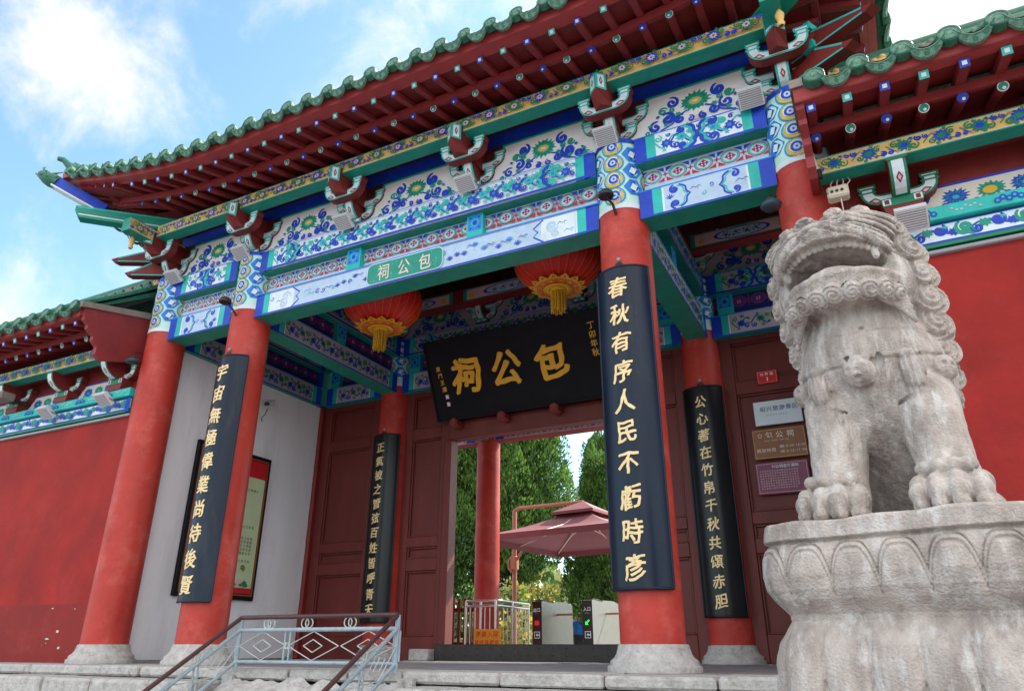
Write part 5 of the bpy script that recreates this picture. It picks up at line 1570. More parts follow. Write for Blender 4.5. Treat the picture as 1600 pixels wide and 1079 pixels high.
# ---- hand rail round the carved ramp
t = thing('handrail', 'low steel handrail with ring ornaments around the carved stone ramp', 'railing', (1.85, -.7, -.15))
ya = -.70; xa, xb = 1.175, 2.54
def railing(p0, p1, h, parent, seed, rings, name):
    p0 = np.asarray(p0, float); p1 = np.asarray(p1, float); up_ = EZ
    mb = MB(); mb.tube([p0 + up_ * h[2], p1 + up_ * h[2]], .015, 'rail_brown', 10); mb.build('top_rail', parent)
    mb = MB(); mb.tube([p0 + up_ * h[1], p1 + up_ * h[1]], .014, 'rail_blue', 10); mb.build('middle_rail', parent)
    mb = MB(); mb.tube([p0 + up_ * h[0], p1 + up_ * h[0]], .012, 'rail_blue', 10); mb.build('bottom_rail', parent)
    mb = MB(); d = p1 - p0; L_ = np.linalg.norm(d); ex = d / L_
    zr = (h[1] + h[2]) / 2
    for q in rings:
        for k in (-1, 1):
            c = p0 + d * q + ex * k * .018 + up_ * zr
            mb.tube([c + .032 * (math.cos(a) * ex + math.sin(a) * up_) for a in np.linspace(0, 2 * math.pi, 17)], .0042, 'rail_white', 6, cap=False)
    lo, hi = h[0] + .012, h[1] - .012; n = max(2, int(L_ / .36))
    for i in range(n):
        u0, u1 = i / n, (i + 1) / n; um = (u0 + u1) / 2; w_ = u1 - u0
        a = lambda u, v: p0 + d * u + up_ * (lo + (hi - lo) * v)
        for s_ in (((u0 + .02 * w_, .5), (um, 1)), ((um, 1), (u1 - .02 * w_, .5)), ((u1 - .02 * w_, .5), (um, 0)), ((um, 0), (u0 + .02 * w_, .5)),
                   ((um - .18 * w_, .5), (um, .72)), ((um, .72), (um + .18 * w_, .5)), ((um + .18 * w_, .5), (um, .28)), ((um, .28), (um - .18 * w_, .5))):
            mb.tube([a(*s_[0]), a(*s_[1])], .0035, 'rail_white', 6)
        if i % 2 == 0 and n > 2:
            for k in (-.05, .05): mb.tube([a(u1 + k * w_ - 0, 0), a(u1 + k * w_, 1)], .007, 'rail_blue', 6)
            for v in (.42, .58): mb.tube([a(u1 + (-.05 + .1 * j / 6) * w_, v + .05 * math.sin(j * 2.1)) for j in range(7)], .005, 'rail_white', 5)
    mb.build('lattice', parent)
hts = (-.107 + .15, .098 + .15, .182 + .15)
railing((xa, ya, -.15), (xb, ya, -.15), hts, t, 1, (.2, .45, .72), 'f')
for x in (xa, xb):
    mb = MB(); mb.tube([V(x, ya, -.155), V(x, ya, .18)], .017, 'rail_blue', 10); mb.build('post', t)
    yb, zb = -2.05, -.15 - .86
    railing((x, ya - .001, -.15), (x, yb, zb), hts, t, 2, (.25, .55, .8), 's')
    mb = MB(); mb.tube([V(x, yb, zb - .1), V(x, yb, zb + .33)], .017, 'rail_blue', 10); mb.build('post', t)

# ================================================================ courtyard behind the door
def turnstile(x, y, label, txt, go):
    t = thing('turnstile', label, 'turnstile', (x, y, -.32), 'ticket turnstiles behind the door')
    w_, ln, h = .135, 1.12, .60
    mb = MB()
    mb.prism([(0, -.32), (ln, -.32), (ln, h - .03), (ln - .25, h), (.45, h - .01), (.40, h - .035), (.05, h - .02), (0, h - .03)], V(x - w_ / 2, y, 0), EY, EZ, EX, w_, 'steel_dull')
    b = mb.build('cabinet', t)
    mb = MB(); mb.bbox((x - w_ / 2 - .003, y - .014, -.318), (x + w_ / 2 + .003, y - .001, h - .028), 'dark_panel', .005); p = mb.build('front_panel', b)
    f = frame((x, y - .014, 0), EX, EZ, -EY); mb = MB(); P = Paint(mb, f, .001)
    for k, ch in enumerate(txt): write(mb, f, ch, -.028 + .056 * k, h - .14, .052, .055, 'white', .002, .02)
    for k, ch in enumerate('EXIT' if not go else 'ENTRY'): write(mb, f, ch, -.028 + .014 * k, h - .19, .014, .016, 'white', .002)
    mb.build('lettering', p); mb = MB(); P = Paint(mb, f, .001)
    if go:
        for pts in ([(.03, .32), (.018, .33), (-.025, .29), (-.025, .275), (-.01, .275)], [(-.03, .265), (.012, .265), (-.03, .31)]): P.poly(pts, 'led_green')
    else:
        P.rect(-.035, .265, .035, .325, 'led_red')
    mb.build('indicator_light', p); mb = MB(); P = Paint(mb, f, .001)
    P.rect(-.042, .10, .042, .185, 'white'); P.rect(-.034, .108, .034, .177, 'dark_panel'); P.rect(.0, .135, .034, .15, 'white'); P.poly([(-.02, .1425), (.006, .165), (.006, .12)], 'white')
    mb.build('arrow_icon', p)
    mb = MB(); mb.tube([V(x + w_ / 2, y + .55, .42), V(x + w_ / 2 + .24, y + .55, .42)], .014, 'pole_copper', 8); mb.build('flap_arm', b)
    mb = MB(); mb.bbox((x - .055, y + .06, h - .022), (x + .055, y + .34, h - .004), 'dark_panel', .004); mb.build('reader', b)
turnstile(.985, 4.8, 'grey turnstile with dark front and exit lettering, left of the pair', '出口', False)
turnstile(1.725, 4.8, 'grey turnstile with dark front and green arrow, right of the pair', '入口', True)

t = thing('steel_barrier', 'bright tubular steel queue barrier beside the turnstiles', 'barrier', (.3, 4.9, -.32))
mb = MB(); 
for z in (.60, .53, -.1): mb.tube([V(-.12, 4.75, z), V(.36, 4.75, z), V(.40, 4.8, z), V(.40, 5.75, z)], .019, 'steel', 8)
mb.build('rails', t)
for p in ((-.12, 4.75), (.36, 4.75), (.40, 5.2), (.40, 5.75), (.12, 4.75)):
    mb = MB(); mb.tube([V(p[0], p[1], -.32), V(p[0], p[1], .60)], .019, 'steel', 8); mb.build('post', t)
mb = MB()
for k in range(5): mb.tube([V(-.05 + .08 * k, 4.75, -.1), V(-.05 + .08 * k, 4.75, .53)], .008, 'steel', 6)
for k in range(7): mb.tube([V(.40, 4.92 + .12 * k, -.1), V(.40, 4.92 + .12 * k, .53)], .008, 'steel', 6)
mb.build('bars', t)
t = thing('notice_placard', 'yellow notice placard with red lettering at the foot of the steel barrier', 'placard', (.36, 4.5, -.32))
mb = MB(); mb.bbox((.10, 4.60, -.12), (.52, 4.62, .22), 'notice_yellow', .005); b = mb.build('panel', t)
mb = MB(); f = frame((.10, 4.60, -.12), EX, EZ, -EY)
for k, ch in enumerate('憑票入園'): write(mb, f, ch, .07 + .092 * k, .27, .085, .085, 'orange_red', .002, .02)
for k, ch in enumerate('請掃碼購票'): write(mb, f, ch, .05 + .078 * k, .17, .062, .062, 'orange_red', .002, .01)
mb.build('lettering', b)
mb = MB(); mb.tube([V(.16, 4.63, -.32), V(.16, 4.63, .1)], .012, 'steel', 6); mb.tube([V(.46, 4.63, -.32), V(.46, 4.63, .1)], .012, 'steel', 6); mb.build('legs', t)
t = thing('slat_fence', 'dark red slatted fence left of the steel barrier', 'fence', (-.6, 5.6, -.32))
for k in range(14):
    mb = MB(); mb.bbox((-1.6 + .105 * k, 5.58, -.32), (-1.555 + .105 * k, 5.62, .70), 'wood_red', .006); mb.build('slat', t)
mb = MB()
for z in (.0, .5): mb.bbox((-1.65, 5.621, z), (-.10, 5.65, z + .06), 'wood_red', .006)
mb.build('rail', t)

# parasol
t = thing('parasol', 'large dusty red cantilever parasol with small top vent behind the turnstiles', 'parasol', (-.96, 8.0, -.32))
PC = V(.68, 7.5, 0); A0 = R(217)
cor = [PC + V(1.98 * math.cos(A0 + k * math.pi / 2), 1.98 * math.sin(A0 + k * math.pi / 2), 1.76) for k in range(4)]
ap = PC + V(0, 0, 2.30)
mb = MB()
for k in range(4):
    a, b = cor[k], cor[(k + 1) % 4]
    rows_ = []
    for i in range(9):
        q = i / 8; rr = .10 + .90 * q
        row = []
        for j in range(9):
            e = a + (b - a) * j / 8; sag = .10 * math.sin(math.pi * q) * (.6 + .4 * math.cos((j / 8 - .5) * math.pi)) 
            p = ap + (e - ap) * rr; p = p - EZ * sag + EZ * .05 * math.sin(math.pi * j / 8) * q * 0
            row.append(p)
        rows_.append(row)
    mb.grid(rows_, 'canopy', smooth=True)
    mb.grid([rows_[-1], [p - EZ * .10 for p in rows_[-1]]], 'canopy')
cn = mb.build('canopy', t)
mb = MB()
for k in range(4):
    a, b = cor[k], cor[(k + 1) % 4]; t2 = ap + EZ * .14
    mb.add([t2, ap + (a - ap) * .30 + EZ * .08, ap + (b - ap) * .30 + EZ * .08], [(0, 1, 2)], 'canopy')
    p, q = ap + (a - ap) * .30 + EZ * .08, ap + (b - ap) * .30 + EZ * .08
    mb.add([p, q, q - EZ * .05, p - EZ * .05], [(0, 1, 2, 3)], 'canopy')
mb.build('top_vent', cn)
hub = ap - EZ * .30
for k in range(8):
    e = cor[k // 2] if k % 2 == 0 else (cor[k // 2] + cor[(k // 2 + 1) % 4]) / 2
    mb = MB(); top = ap + (e - ap) * .98 - EZ * .03; mid = ap + (e - ap) * .5 - EZ * .10
    mb.tube([ap - EZ * .05, mid, top], .014, 'cream', 6); mb.tube([hub, mid], .012, 'cream', 6); mb.build('rib', t)
mb = MB(); mb.sphere(hub, (.07, .07, .04), 'cream', 12, 8); mb.tube([hub, ap], .02, 'cream', 8); mb.build('hub', t)
mb = MB(); px = V(-.96, 8.0, 0); mb.tube([px + EZ * -.32, px + EZ * 2.46], .045, 'pole_copper', 10); mb.build('pole', t)
mb = MB(); mb.tube([px + EZ * 2.46, px + EZ * 2.50 + V(.1, -.03, 0), ap + EZ * .12], .035, 'pole_copper', 8); mb.tube([px + EZ * 1.45 + V(-.06, 0, 0), px + EZ * 1.55 + V(.06, 0, 0), px + V(.25, -.07, 1.75), px + V(.55, -.16, 1.95)], .028, 'pole_copper', 8); mb.build('arm', t)
mb = MB(); mb.tube([px + V(-.02, -.05, 1.30), px + V(-.10, -.05, 1.38), px + V(-.10, -.05, 1.52), px + V(-.02, -.05, 1.60)], .022, 'pole_copper', 8); mb.bbox(px + V(-.07, -.07, 1.34), px + V(.07, .07, 1.60), 'pole_copper', .02); mb.build('crank', t)
mb = MB(); mb.bbox(px + V(-.35, -.35, -.32), px + V(.35, .35, -.22), 'stone_base', .02); mb.build('base', t)

# ---- trees and shrubs
def leaf_mesh(name, C_, Dn, size, mats, idx, parent, seed, asp=.28):
    """many small leaf blades: centres C_, directions Dn"""
    r = np.random.RandomState(seed); n = len(C_)
    Dn = Dn / (np.linalg.norm(Dn, axis=1, keepdims=True) + 1e-9)
    rv = r.normal(size=(n, 3)); S = np.cross(Dn, rv); S /= np.linalg.norm(S, axis=1, keepdims=True) + 1e-9
    sz = size * r.uniform(.6, 1.3, (n, 1))
    v = np.empty((n, 4, 3)); v[:, 0] = C_ - Dn * sz * .5; v[:, 1] = C_ + S * sz * asp; v[:, 2] = C_ + Dn * sz * .6; v[:, 3] = C_ - S * sz * asp
    me = bpy.data.meshes.new(name)
    me.vertices.add(n * 4); me.loops.add(n * 4); me.polygons.add(n)
    me.vertices.foreach_set('co', v.reshape(-1).astype(np.float32))
    me.loops.foreach_set('vertex_index', np.arange(n * 4, dtype=np.int32))
    me.polygons.foreach_set('loop_start', np.arange(0, n * 4, 4, dtype=np.int32))
    for m in mats: me.materials.append(MATS[m])
    me.polygons.foreach_set('material_index', idx.astype(np.int32))
    me.update(calc_edges=True)
    return link(me, name, parent)
def conifer(x, y, z0, h, rad, label, seed, lobes=120, base=.12, per=150, bare=.14):
    per = int(per * 2.9); lobes = int(lobes * 1.6)
    t = thing('conifer_tree', label, 'tree', (x, y, z0), 'conifers behind the gate')
    r = np.random.RandomState(seed)
    mb = MB(); pts = [V(x + .12 * math.sin(k + seed), y + .1 * math.cos(k * 1.3 + seed), z0 + h * .88 * k / 7) for k in range(8)]
    mb.tube(pts, [.02 * h * (1 - .85 * k / 7) + .015 for k in range(8)], 'bark', 9)
    for k in range(12):
        f = r.uniform(bare * .7, .7); a = r.uniform(0, 6.28); p = V(x, y, z0 + h * f); q = p + V(math.cos(a), math.sin(a), .7) * rad * .7 * (1 - f * .8)
        mb.tube([p, (p + q) / 2 - V(0, 0, .05), q], [.045, .03, .012], 'bark', 6)
    mb.build('trunk', t)
    Cs = []; Ds = []; I = []
    for k in range(lobes):
        f = bare + (1 - bare) * (k + r.rand()) / lobes
        prof = min(1.0, (f - bare) / .12 + .25) * (1 - ((f - bare) / (1 - bare)) ** 1.5) ** .75
        a = r.uniform(0, 6.28); rr = rad * prof * r.uniform(.35, 1.0) ** .8
        b = V(x + rr * math.cos(a), y + rr * math.sin(a), z0 + h * f - .15)
        hl = h * r.uniform(.15, .26); wl = hl * r.uniform(.24, .40)
        out = V(math.cos(a) * .20, math.sin(a) * .20, 1.0)
        n = per; q = r.rand(n) ** .8
        ww = wl * 1.1 * np.minimum(q / .32 + .08, (1 - q) / .68) ** .8
        an = r.uniform(0, 6.28, n); rad_ = ww * np.sqrt(r.uniform(.15, 1, n))
        off = np.stack([rad_ * np.cos(an), rad_ * np.sin(an), np.zeros(n)], 1)
        Cs.append(b + q[:, None] * hl * out + off)
        Ds.append(np.tile(out, (n, 1)) + off / (wl + 1e-6) * .75 + r.normal(size=(n, 3)) * .22)
        base_i = r.choice(3, p=[.5, .3, .2])
        I.append(np.where(r.rand(n) < .25 + .5 * (q > .62), 1, np.where(r.rand(n) < .75, base_i, r.randint(0, 3, n))))
    ni = 9000; q = r.rand(ni); f = bare + (1 - bare) * q * .92
    pr_ = np.minimum(1, (f - bare) / .12 + .25) * (1 - ((f - bare) / (1 - bare)) ** 1.5) ** .75; a = r.uniform(0, 6.28, ni); rr = rad * pr_ * .7 * np.sqrt(r.rand(ni))
    Cs.append(np.stack([x + rr * np.cos(a), y + rr * np.sin(a), z0 + h * f], 1)); Ds.append(r.normal(size=(ni, 3)) * .6 + np.array([0, 0, 1])); I.append(r.randint(0, 3, ni))
    leaf_mesh('crown', np.concatenate(Cs), np.concatenate(Ds), (.095 * (h / 8) ** .5), ['leaf', 'leaf_light', 'leaf_dark'], np.concatenate(I), t, seed, .20)
    return t
conifer(-3.75, 13.2, -.32, 8.6, 1.6, 'tall broad conifer with dark trunk, behind the parasol', 1, 190, per=170, bare=.20)
conifer(-5.6, 12.0, -.32, 8.8, 1.9, 'dense conifer at the left side of the doorway view behind the rear column', 2, 170, per=150, bare=.13)
conifer(-1.9, 15.6, -.32, 5.1, 1.0, 'pointed conifer right of the broad one, beside the big couplet board', 3, 110, per=130)
conifer(-2.9, 18.5, -.32, 6.4, .75, 'slim pointed conifer farther back between the taller trees', 4, 90, per=130)
conifer(-2.05, 19.5, -.32, 6.2, .7, 'slim pointed conifer at the right edge of the doorway view', 5, 90, per=130)
conifer(-8.5, 16.5, -.32, 9.4, 2.0, 'tall conifer far behind the left door jamb', 6, 120, per=120)
def shrub(x, y, z0, rad, h, label, seed, mats, n=2600, group='yellow shrubs in the courtyard', size=.11):
    t = thing('garden_shrub', label, 'shrub', (x, y, z0), group)
    r = np.random.RandomState(seed)
    mb = MB()
    for k in range(7):
        a = r.uniform(0, 6.28); q = r.uniform(.3, .7) * rad
        mb.tube([V(x, y, z0), V(x + q * .4 * math.cos(a), y + q * .4 * math.sin(a), z0 + h * .4), V(x + q * math.cos(a), y + q * math.sin(a), z0 + h * .8)], [.03, .02, .008], 'bark', 6)
    mb.build('stem', t)
    cl = r.normal(size=(26, 3)); cl /= np.linalg.norm(cl, axis=1, keepdims=True)
    cc = cl * np.array([rad, rad, h * .5]) * r.uniform(.45, .95, (26, 1)) + np.array([x, y, z0 + h * .55])
    w_ = r.randint(0, 26, n); P_ = cc[w_] + r.normal(size=(n, 3)) * rad * .17
    P_[:, 2] = np.maximum(P_[:, 2], z0 + .03)
    base = r.randint(0, len(mats), 26)[w_]
    leaf_mesh('crown', P_, r.normal(size=(n, 3)) + np.array([0, 0, .5]), size, mats, np.where(r.rand(n) < .7, base, r.randint(0, len(mats), n)), t, seed, .38)
shrub(-5.6, 11.0, -.32, .9, 2.3, 'yellow flowering shrub left of the rear column', 21, ['leaf_yellow', 'leaf_yellow', 'leaf_light', 'leaf'])
shrub(-2.6, 10.6, -.32, .8, 1.6, 'yellow shrub behind the parasol pole', 22, ['leaf_yellow', 'leaf_pale', 'leaf_light'])
shrub(-5.4, 17.4, -.32, 1.2, 2.5, 'pale yellow green shrub in the middle distance under the conifers', 23, ['leaf_pale', 'leaf_yellow', 'leaf_light'], 3200)
shrub(-.9, 16.2, -.32, 1.1, 2.3, 'pale bushy shrub far behind the right turnstile', 24, ['leaf_pale', 'leaf_pale', 'leaf_light'], 3200)
shrub(.25, 11.5, -.32, .6, 1.1, 'reddish leaved low shrub right of the turnstiles', 25, ['pink', 'leaf_light', 'leaf'], 1600)
shrub(-7.2, 14.0, -.32, 1.2, 2.2, 'green shrub at the far left of the doorway view', 26, ['leaf', 'leaf_light', 'leaf_dark'], 2600)
# distant garden mass: reads as one hedge of greenery
r = np.random.RandomState(9); n = 16000
P_ = np.stack([r.uniform(-40, 14, n), r.uniform(27, 33, n), -.3 + 4.6 * r.rand(n) ** 1.3], 1); P_[:, 2] *= (.75 + .25 * np.sin(P_[:, 0] * 1.1) + .15 * np.sin(P_[:, 0] * 2.7))
hg = leaf_mesh('distant_hedge', P_, r.normal(size=(n, 3)), .5, ['leaf', 'leaf_light', 'leaf_pale'], r.randint(0, 3, n), None, 9, .42)
hg['kind'] = 'stuff'; hg['label'] = 'distant mass of garden greenery behind the trees'; hg['category'] = 'hedge'

# ================================================================ carved forms: signed distance fields + surface nets
class SDF:
    def __init__(s, lo, hi, h):
        s.lo = np.array(lo, float); s.h = h
        s.n = np.ceil((np.array(hi) - s.lo) / h).astype(int) + 1
        s.D = np.full(s.n, 1.0, np.float32)
    def blk(s, c, r):
        c = np.asarray(c); a = np.clip(np.floor((c - r - s.lo) / s.h).astype(int), 0, s.n); b = np.clip(np.ceil((c + r - s.lo) / s.h).astype(int) + 1, 0, s.n)
        sl = tuple(slice(i, j) for i, j in zip(a, b))
        ax = [s.lo[k] + s.h * np.arange(a[k], b[k]) for k in range(3)]
        return sl, np.meshgrid(*ax, indexing='ij')
    @staticmethod
    def smin(a, b, k):
        if k <= 0: return np.minimum(a, b)
        h = np.clip(.5 + .5 * (b - a) / k, 0, 1); return b + (a - b) * h - k * h * (1 - h)
    def ell(s, c, r, k=.02, rot=None, sub=False, fn=None):
        r = np.array(r if hasattr(r, '__len__') else (r,) * 3, float); c = np.asarray(c, float)
        sl, (X, Y, Z) = s.blk(c, r.max() + k * 2 + .02)
        if s.D[sl].size == 0: return
        X = X - c[0]; Y = Y - c[1]; Z = Z - c[2]
        if rot is not None: X, Y, Z = [rot[0][i] * X + rot[1][i] * Y + rot[2][i] * Z for i in range(3)]
        k0 = np.sqrt((X / r[0]) ** 2 + (Y / r[1]) ** 2 + (Z / r[2]) ** 2) + 1e-9
        k1 = np.sqrt((X / r[0] ** 2) ** 2 + (Y / r[1] ** 2) ** 2 + (Z / r[2] ** 2) ** 2) + 1e-9
        d = k0 * (k0 - 1) / k1
        if fn is not None: d = d + fn(X, Y, Z)
        s.D[sl] = (-s.smin(-s.D[sl], d, k)) if sub else s.smin(s.D[sl], d, k)
    def cap(s, a, b, ra, rb, k=.02, sub=False):
        a = np.asarray(a, float); b = np.asarray(b, float)
        c = (a + b) / 2; sl, (X, Y, Z) = s.blk(c, np.linalg.norm(b - a) / 2 + max(ra, rb) + 2 * k + .02)
        if s.D[sl].size == 0: return
        d = b - a; L2 = d @ d
        t = np.clip(((X - a[0]) * d[0] + (Y - a[1]) * d[1] + (Z - a[2]) * d[2]) / L2, 0, 1)
        q = np.sqrt((X - a[0] - t * d[0]) ** 2 + (Y - a[1] - t * d[1]) ** 2 + (Z - a[2] - t * d[2]) ** 2) - (ra + (rb - ra) * t)
        s.D[sl] = (-s.smin(-s.D[sl], q, k)) if sub else s.smin(s.D[sl], q, k)
    def curl(s, c, r, axis, k=.006, turns=3.2, amp=.0060, ph=0.0, hand=1, flat=.8):
        """bossed spiral curl of hair"""
        axis = unit(axis); a = V(0, 0, 1) if abs(axis[2]) < .9 else V(1, 0, 0)
        e1 = unit(np.cross(axis, a)); e2 = np.cross(axis, e1)
        sl, (X, Y, Z) = s.blk(c, r + 2 * k + .02)
        if s.D[sl].size == 0: return
        X = X - c[0]; Y = Y - c[1]; Z = Z - c[2]
        u = X * e1[0] + Y * e1[1] + Z * e1[2]; v = X * e2[0] + Y * e2[1] + Z * e2[2]; w_ = (X * axis[0] + Y * axis[1] + Z * axis[2]) / flat
        d = np.sqrt(u * u + v * v + w_ * w_) - r
        rho = np.sqrt(u * u + v * v); th = np.arctan2(v, u)
        d = d + amp * np.cos(2 * math.pi * turns * rho / r + hand * th + ph)
        s.D[sl] = s.smin(s.D[sl], d, k)
    def mesh(s, name, m, tf, smooth=True):
        D_ = s.D; n = np.array(D_.shape) - 1
        ins = D_ < 0
        cnt = np.zeros(n, np.uint8)
        for i in (0, 1):
            for j in (0, 1):
                for k in (0, 1): cnt += ins[i:n[0] + i, j:n[1] + j, k:n[2] + k]
        act = (cnt > 0) & (cnt < 8); ids = np.full(n, -1, np.int64); idx = np.argwhere(act); ids[act] = np.arange(len(idx))
        acc = np.zeros((len(idx), 3)); wt = np.zeros((len(idx), 1))
        cor = {(i, j, k): D_[idx[:, 0] + i, idx[:, 1] + j, idx[:, 2] + k] for i in (0, 1) for j in (0, 1) for k in (0, 1)}
        for p in cor:
            for ax in range(3):
                if p[ax]: continue
                q = list(p); q[ax] = 1; a = cor[p]; b = cor[tuple(q)]
                cr_ = (a < 0) != (b < 0); t = np.where(cr_, a / np.where(cr_, a - b, 1), 0)
                pt = np.tile(np.array(p, float), (len(idx), 1)); pt[:, ax] = t
                acc += pt * cr_[:, None]; wt += cr_[:, None]
        vs = s.lo + s.h * (idx + acc / wt)
        F = []
        for ax in range(3):
            b, c = (ax + 1) % 3, (ax + 2) % 3
            sh = [slice(0, None)] * 3
            A = [slice(None)] * 3; B = [slice(None)] * 3; A[ax] = slice(0, -1); B[ax] = slice(1, None)
            cr_ = ins[tuple(A)] != ins[tuple(B)]
            e = np.argwhere(cr_)
            ok = (e[:, b] > 0) & (e[:, c] > 0) & (e[:, b] < n[b]) & (e[:, c] < n[c]) & (e[:, ax] < n[ax]); e = e[ok]
            def g(db, dc):
                q = e.copy(); q[:, b] -= db; q[:, c] -= dc; return ids[q[:, 0], q[:, 1], q[:, 2]]
            f = np.stack([g(1, 1), g(0, 1), g(0, 0), g(1, 0)], 1)
            fl = ~ins[tuple(A)][e[:, 0], e[:, 1], e[:, 2]]
            f[fl] = f[fl][:, ::-1]; F.append(f)
        F = np.concatenate(F); F = F[(F >= 0).all(1)]
        vs = tf(vs)
        me = bpy.data.meshes.new(name); nf = len(F)
        me.vertices.add(len(vs)); me.vertices.foreach_set('co', vs.reshape(-1).astype(np.float32))
        me.loops.add(nf * 4); me.loops.foreach_set('vertex_index', F.reshape(-1).astype(np.int32))
        me.polygons.add(nf); me.polygons.foreach_set('loop_start', np.arange(0, nf * 4, 4, dtype=np.int32))
        me.polygons.foreach_set('use_smooth', [smooth] * nf)
        if isinstance(m, str): me.materials.append(MATS[m])
        else:
            names, fn = m
            for q in names: me.materials.append(MATS[q])
            me.polygons.foreach_set('material_index', fn(vs[F].mean(1)).astype(np.int32))
        me.update(calc_edges=True); me.validate()
        return me
def rotx(a):
    c, s_ = math.cos(a), math.sin(a); return np.array([[1, 0, 0], [0, c, -s_], [0, s_, c]])

# ---- the stone lion (local: faces -y, base z = 0)
def build_lion():
    S = SDF((-.36, -.50, -.02), (.36, .42, 1.16), .0043)
    E = S.ell; K = S.cap
    # rump, trunk, chest
    E((0, .16, .27), (.145, .20, .28), .03)
    K((0, .12, .30), (0, .0, .66), .20, .175, .06)
    E((0, -.06, .52), (.190, .165, .24), .05)
    E((0, -.05, .34), (.18, .13, .12), .05)
    K((0, -.02, .62), (0, -.02, .76), .185, .18, .05)
    # shoulders and fore legs
    for q in (-1, 1):
        E((q * .145, -.02, .45), (.080, .13, .18), .04)
        K((q * .130, -.10, .37), (q * .150, -.175, .09), .096, .076, .010)
        K((q * .150, -.175, .10), (q * .156, -.20, .055), .078, .080, .02)
        E((q * .16, -.235, .045), (.092, .10, .055), .02)
        # cuff of hair above the paw
        for k in range(4): E((q * .158 + (k - 1.5) * .036, -.262 + .012 * abs(k - 1.5), .128), (.026, .022, .022), .008)
        for k in range(4):
            tx = q * .156 + (k - 1.5) * .050; ty = -.315 + .022 * abs(k - 1.5)
            E((tx, ty + .03, .073), (.029, .040, .036), .006)
            E((tx, ty - .012, .047), (.0275, .036, .034), .005)
            K((tx, ty - .035, .044), (tx, ty - .052, .010), .0125, .004, .004)
            K((tx, ty - .03, .014), (tx, ty + .02, .012), .022, .024, .006)
        # hind legs and paws
        E((q * .120, .14, .16), (.075, .15, .15), .03)
        E((q * .20, .0, .045), (.05, .11, .05), .02)
        for k in range(3): E((q * .20 + (k - 1) * .030, -.10, .032), (.021, .03, .028), .005)
    # belly hollow between the legs
    E((0, -.17, .13), (.060, .10, .15), .03, sub=True)
    # ----- head, tilted up
    H = V(0, -.065, .815); Rm = rotx(R(-11)); HS = 1.05
    hp = lambda x, y, z: H + Rm @ V(x, y, z) * HS
    rt = Rm.T
    def HE(c, r, k=.02, sub=False, fn=None): S.ell(hp(*c), tuple(np.array(r) * HS), k, [list(Rm[i]) for i in range(3)], sub, fn)
    HE((0, .03, .03), (.205, .20, .185), .03)
    def fold(X_, Y_, Z_):      # carved lines running round the muzzle
        q_ = Z_ + .55 * X_ ** 2 / .17 - .10 * np.exp(-(X_ / .05) ** 2) * .25
        return np.where(Z_ > -.02, .0062 * np.clip(np.cos(2 * math.pi * q_ / .0235), 0, 1) ** 3, 0)
    HE((0, -.13, .040), (.175, .150, .095), .02, fn=fold)
    HE((0, -.095, -.098), (.165, .125, .055), .02)
    for q in (-1, 1):
        HE((q * .145, -.03, -.035), (.065, .10, .115), .03)
    # mouth cavity
    HE((0, -.19, -.024), (.165, .150, .050), .008, sub=True)
    HE((0, -.11, -.022), (.140, .13, .042), .010, sub=True)
    # lips, tongue, teeth
    for a in np.linspace(-1.3, 1.3, 25):
        HE((.172 * math.sin(a), -.100 - .155 * math.cos(a), .016 + .026 * math.cos(a)), (.020, .020, .017), .012)
        HE((.162 * math.sin(a), -.074 - .140 * math.cos(a), -.080 - .004 * math.cos(a)), (.019, .018, .013), .010)
    for a in np.linspace(-1.15, 1.15, 19):
        HE((.152 * math.sin(a), -.093 - .145 * math.cos(a), -.008 + .025 * math.cos(a)), (.0112, .009, .0175), .0006)
    for q in (-1, 1): HE((q * .134, -.168, -.014), (.012, .012, .022), .003)
    HE((0, -.125, -.068), (.100, .105, .030), .01); HE((0, -.130, -.050), (.060, .080, .022), .012)
    # nose, wrinkled upper lip, eyes, brows
    HE((0, -.268, .060), (.050, .030, .030), .010)
    for q in (-1, 1):
        HE((q * .034, -.268, .052), (.026, .026, .024), .006); HE((q * .024, -.296, .050), (.009, .010, .008), .003, sub=True)
        HE((q * .085, -.185, .118), (.046, .042, .040), .012)
        HE((q * .085, -.215, .112), (.022, .018, .022), .004)
        HE((q * .075, -.150, .165), (.065, .040, .026), .012)
        S.curl(hp(q * .045, -.190, .165), .034, hp(0, -1, .5) - hp(0, 0, 0), .005, 2.2, .004, 0, q)
        S.curl(hp(q * .115, -.150, .172), .036, hp(q * .3, -1, .6) - hp(0, 0, 0), .005, 2.2, .004, 1, q)
        HE((q * .185, .04, .15), (.035, .05, .06), .01)
    # folds running over the muzzle to the mouth corners
    for j in range(5):
        for q in (-1, 1):
            pr = None
            for a in np.linspace(0.05, 1.5, 11):
                p = hp(q * (.172 + .008 * j) * math.sin(a), -.125 - (.150 - .022 * j) * math.cos(a), .040 + .028 * j + .014 * math.cos(a * 2.2) - .030 * max(0, a - .8))
                if pr is not None: S.cap(pr, p, .0098, .0098, .002)
                pr = p
    # carved lines running round the muzzle and brow
    sl, (X, Y, Z) = S.blk(hp(0, -.1, .08), .30)
    X = X - H[0]; Y = Y - H[1]; Z = Z - H[2]
    lx, ly, lz = [(Rm[0][i] * X + Rm[1][i] * Y + Rm[2][i] * Z) / HS for i in range(3)]
    qq = lz + 1.5 * lx ** 2 - .018 * np.exp(-(lx / .035) ** 2)
    gm = np.clip((lz - .034 + .25 * np.abs(lx)) / .01, 0, 1) * np.clip((.165 - lz) / .02, 0, 1) * np.clip((-.02 - ly) / .06, 0, 1)
    S.D[sl] += (.0075 * gm * np.clip(np.cos(2 * math.pi * (qq - .038) / .024), 0, 1) ** 4).astype(np.float32)
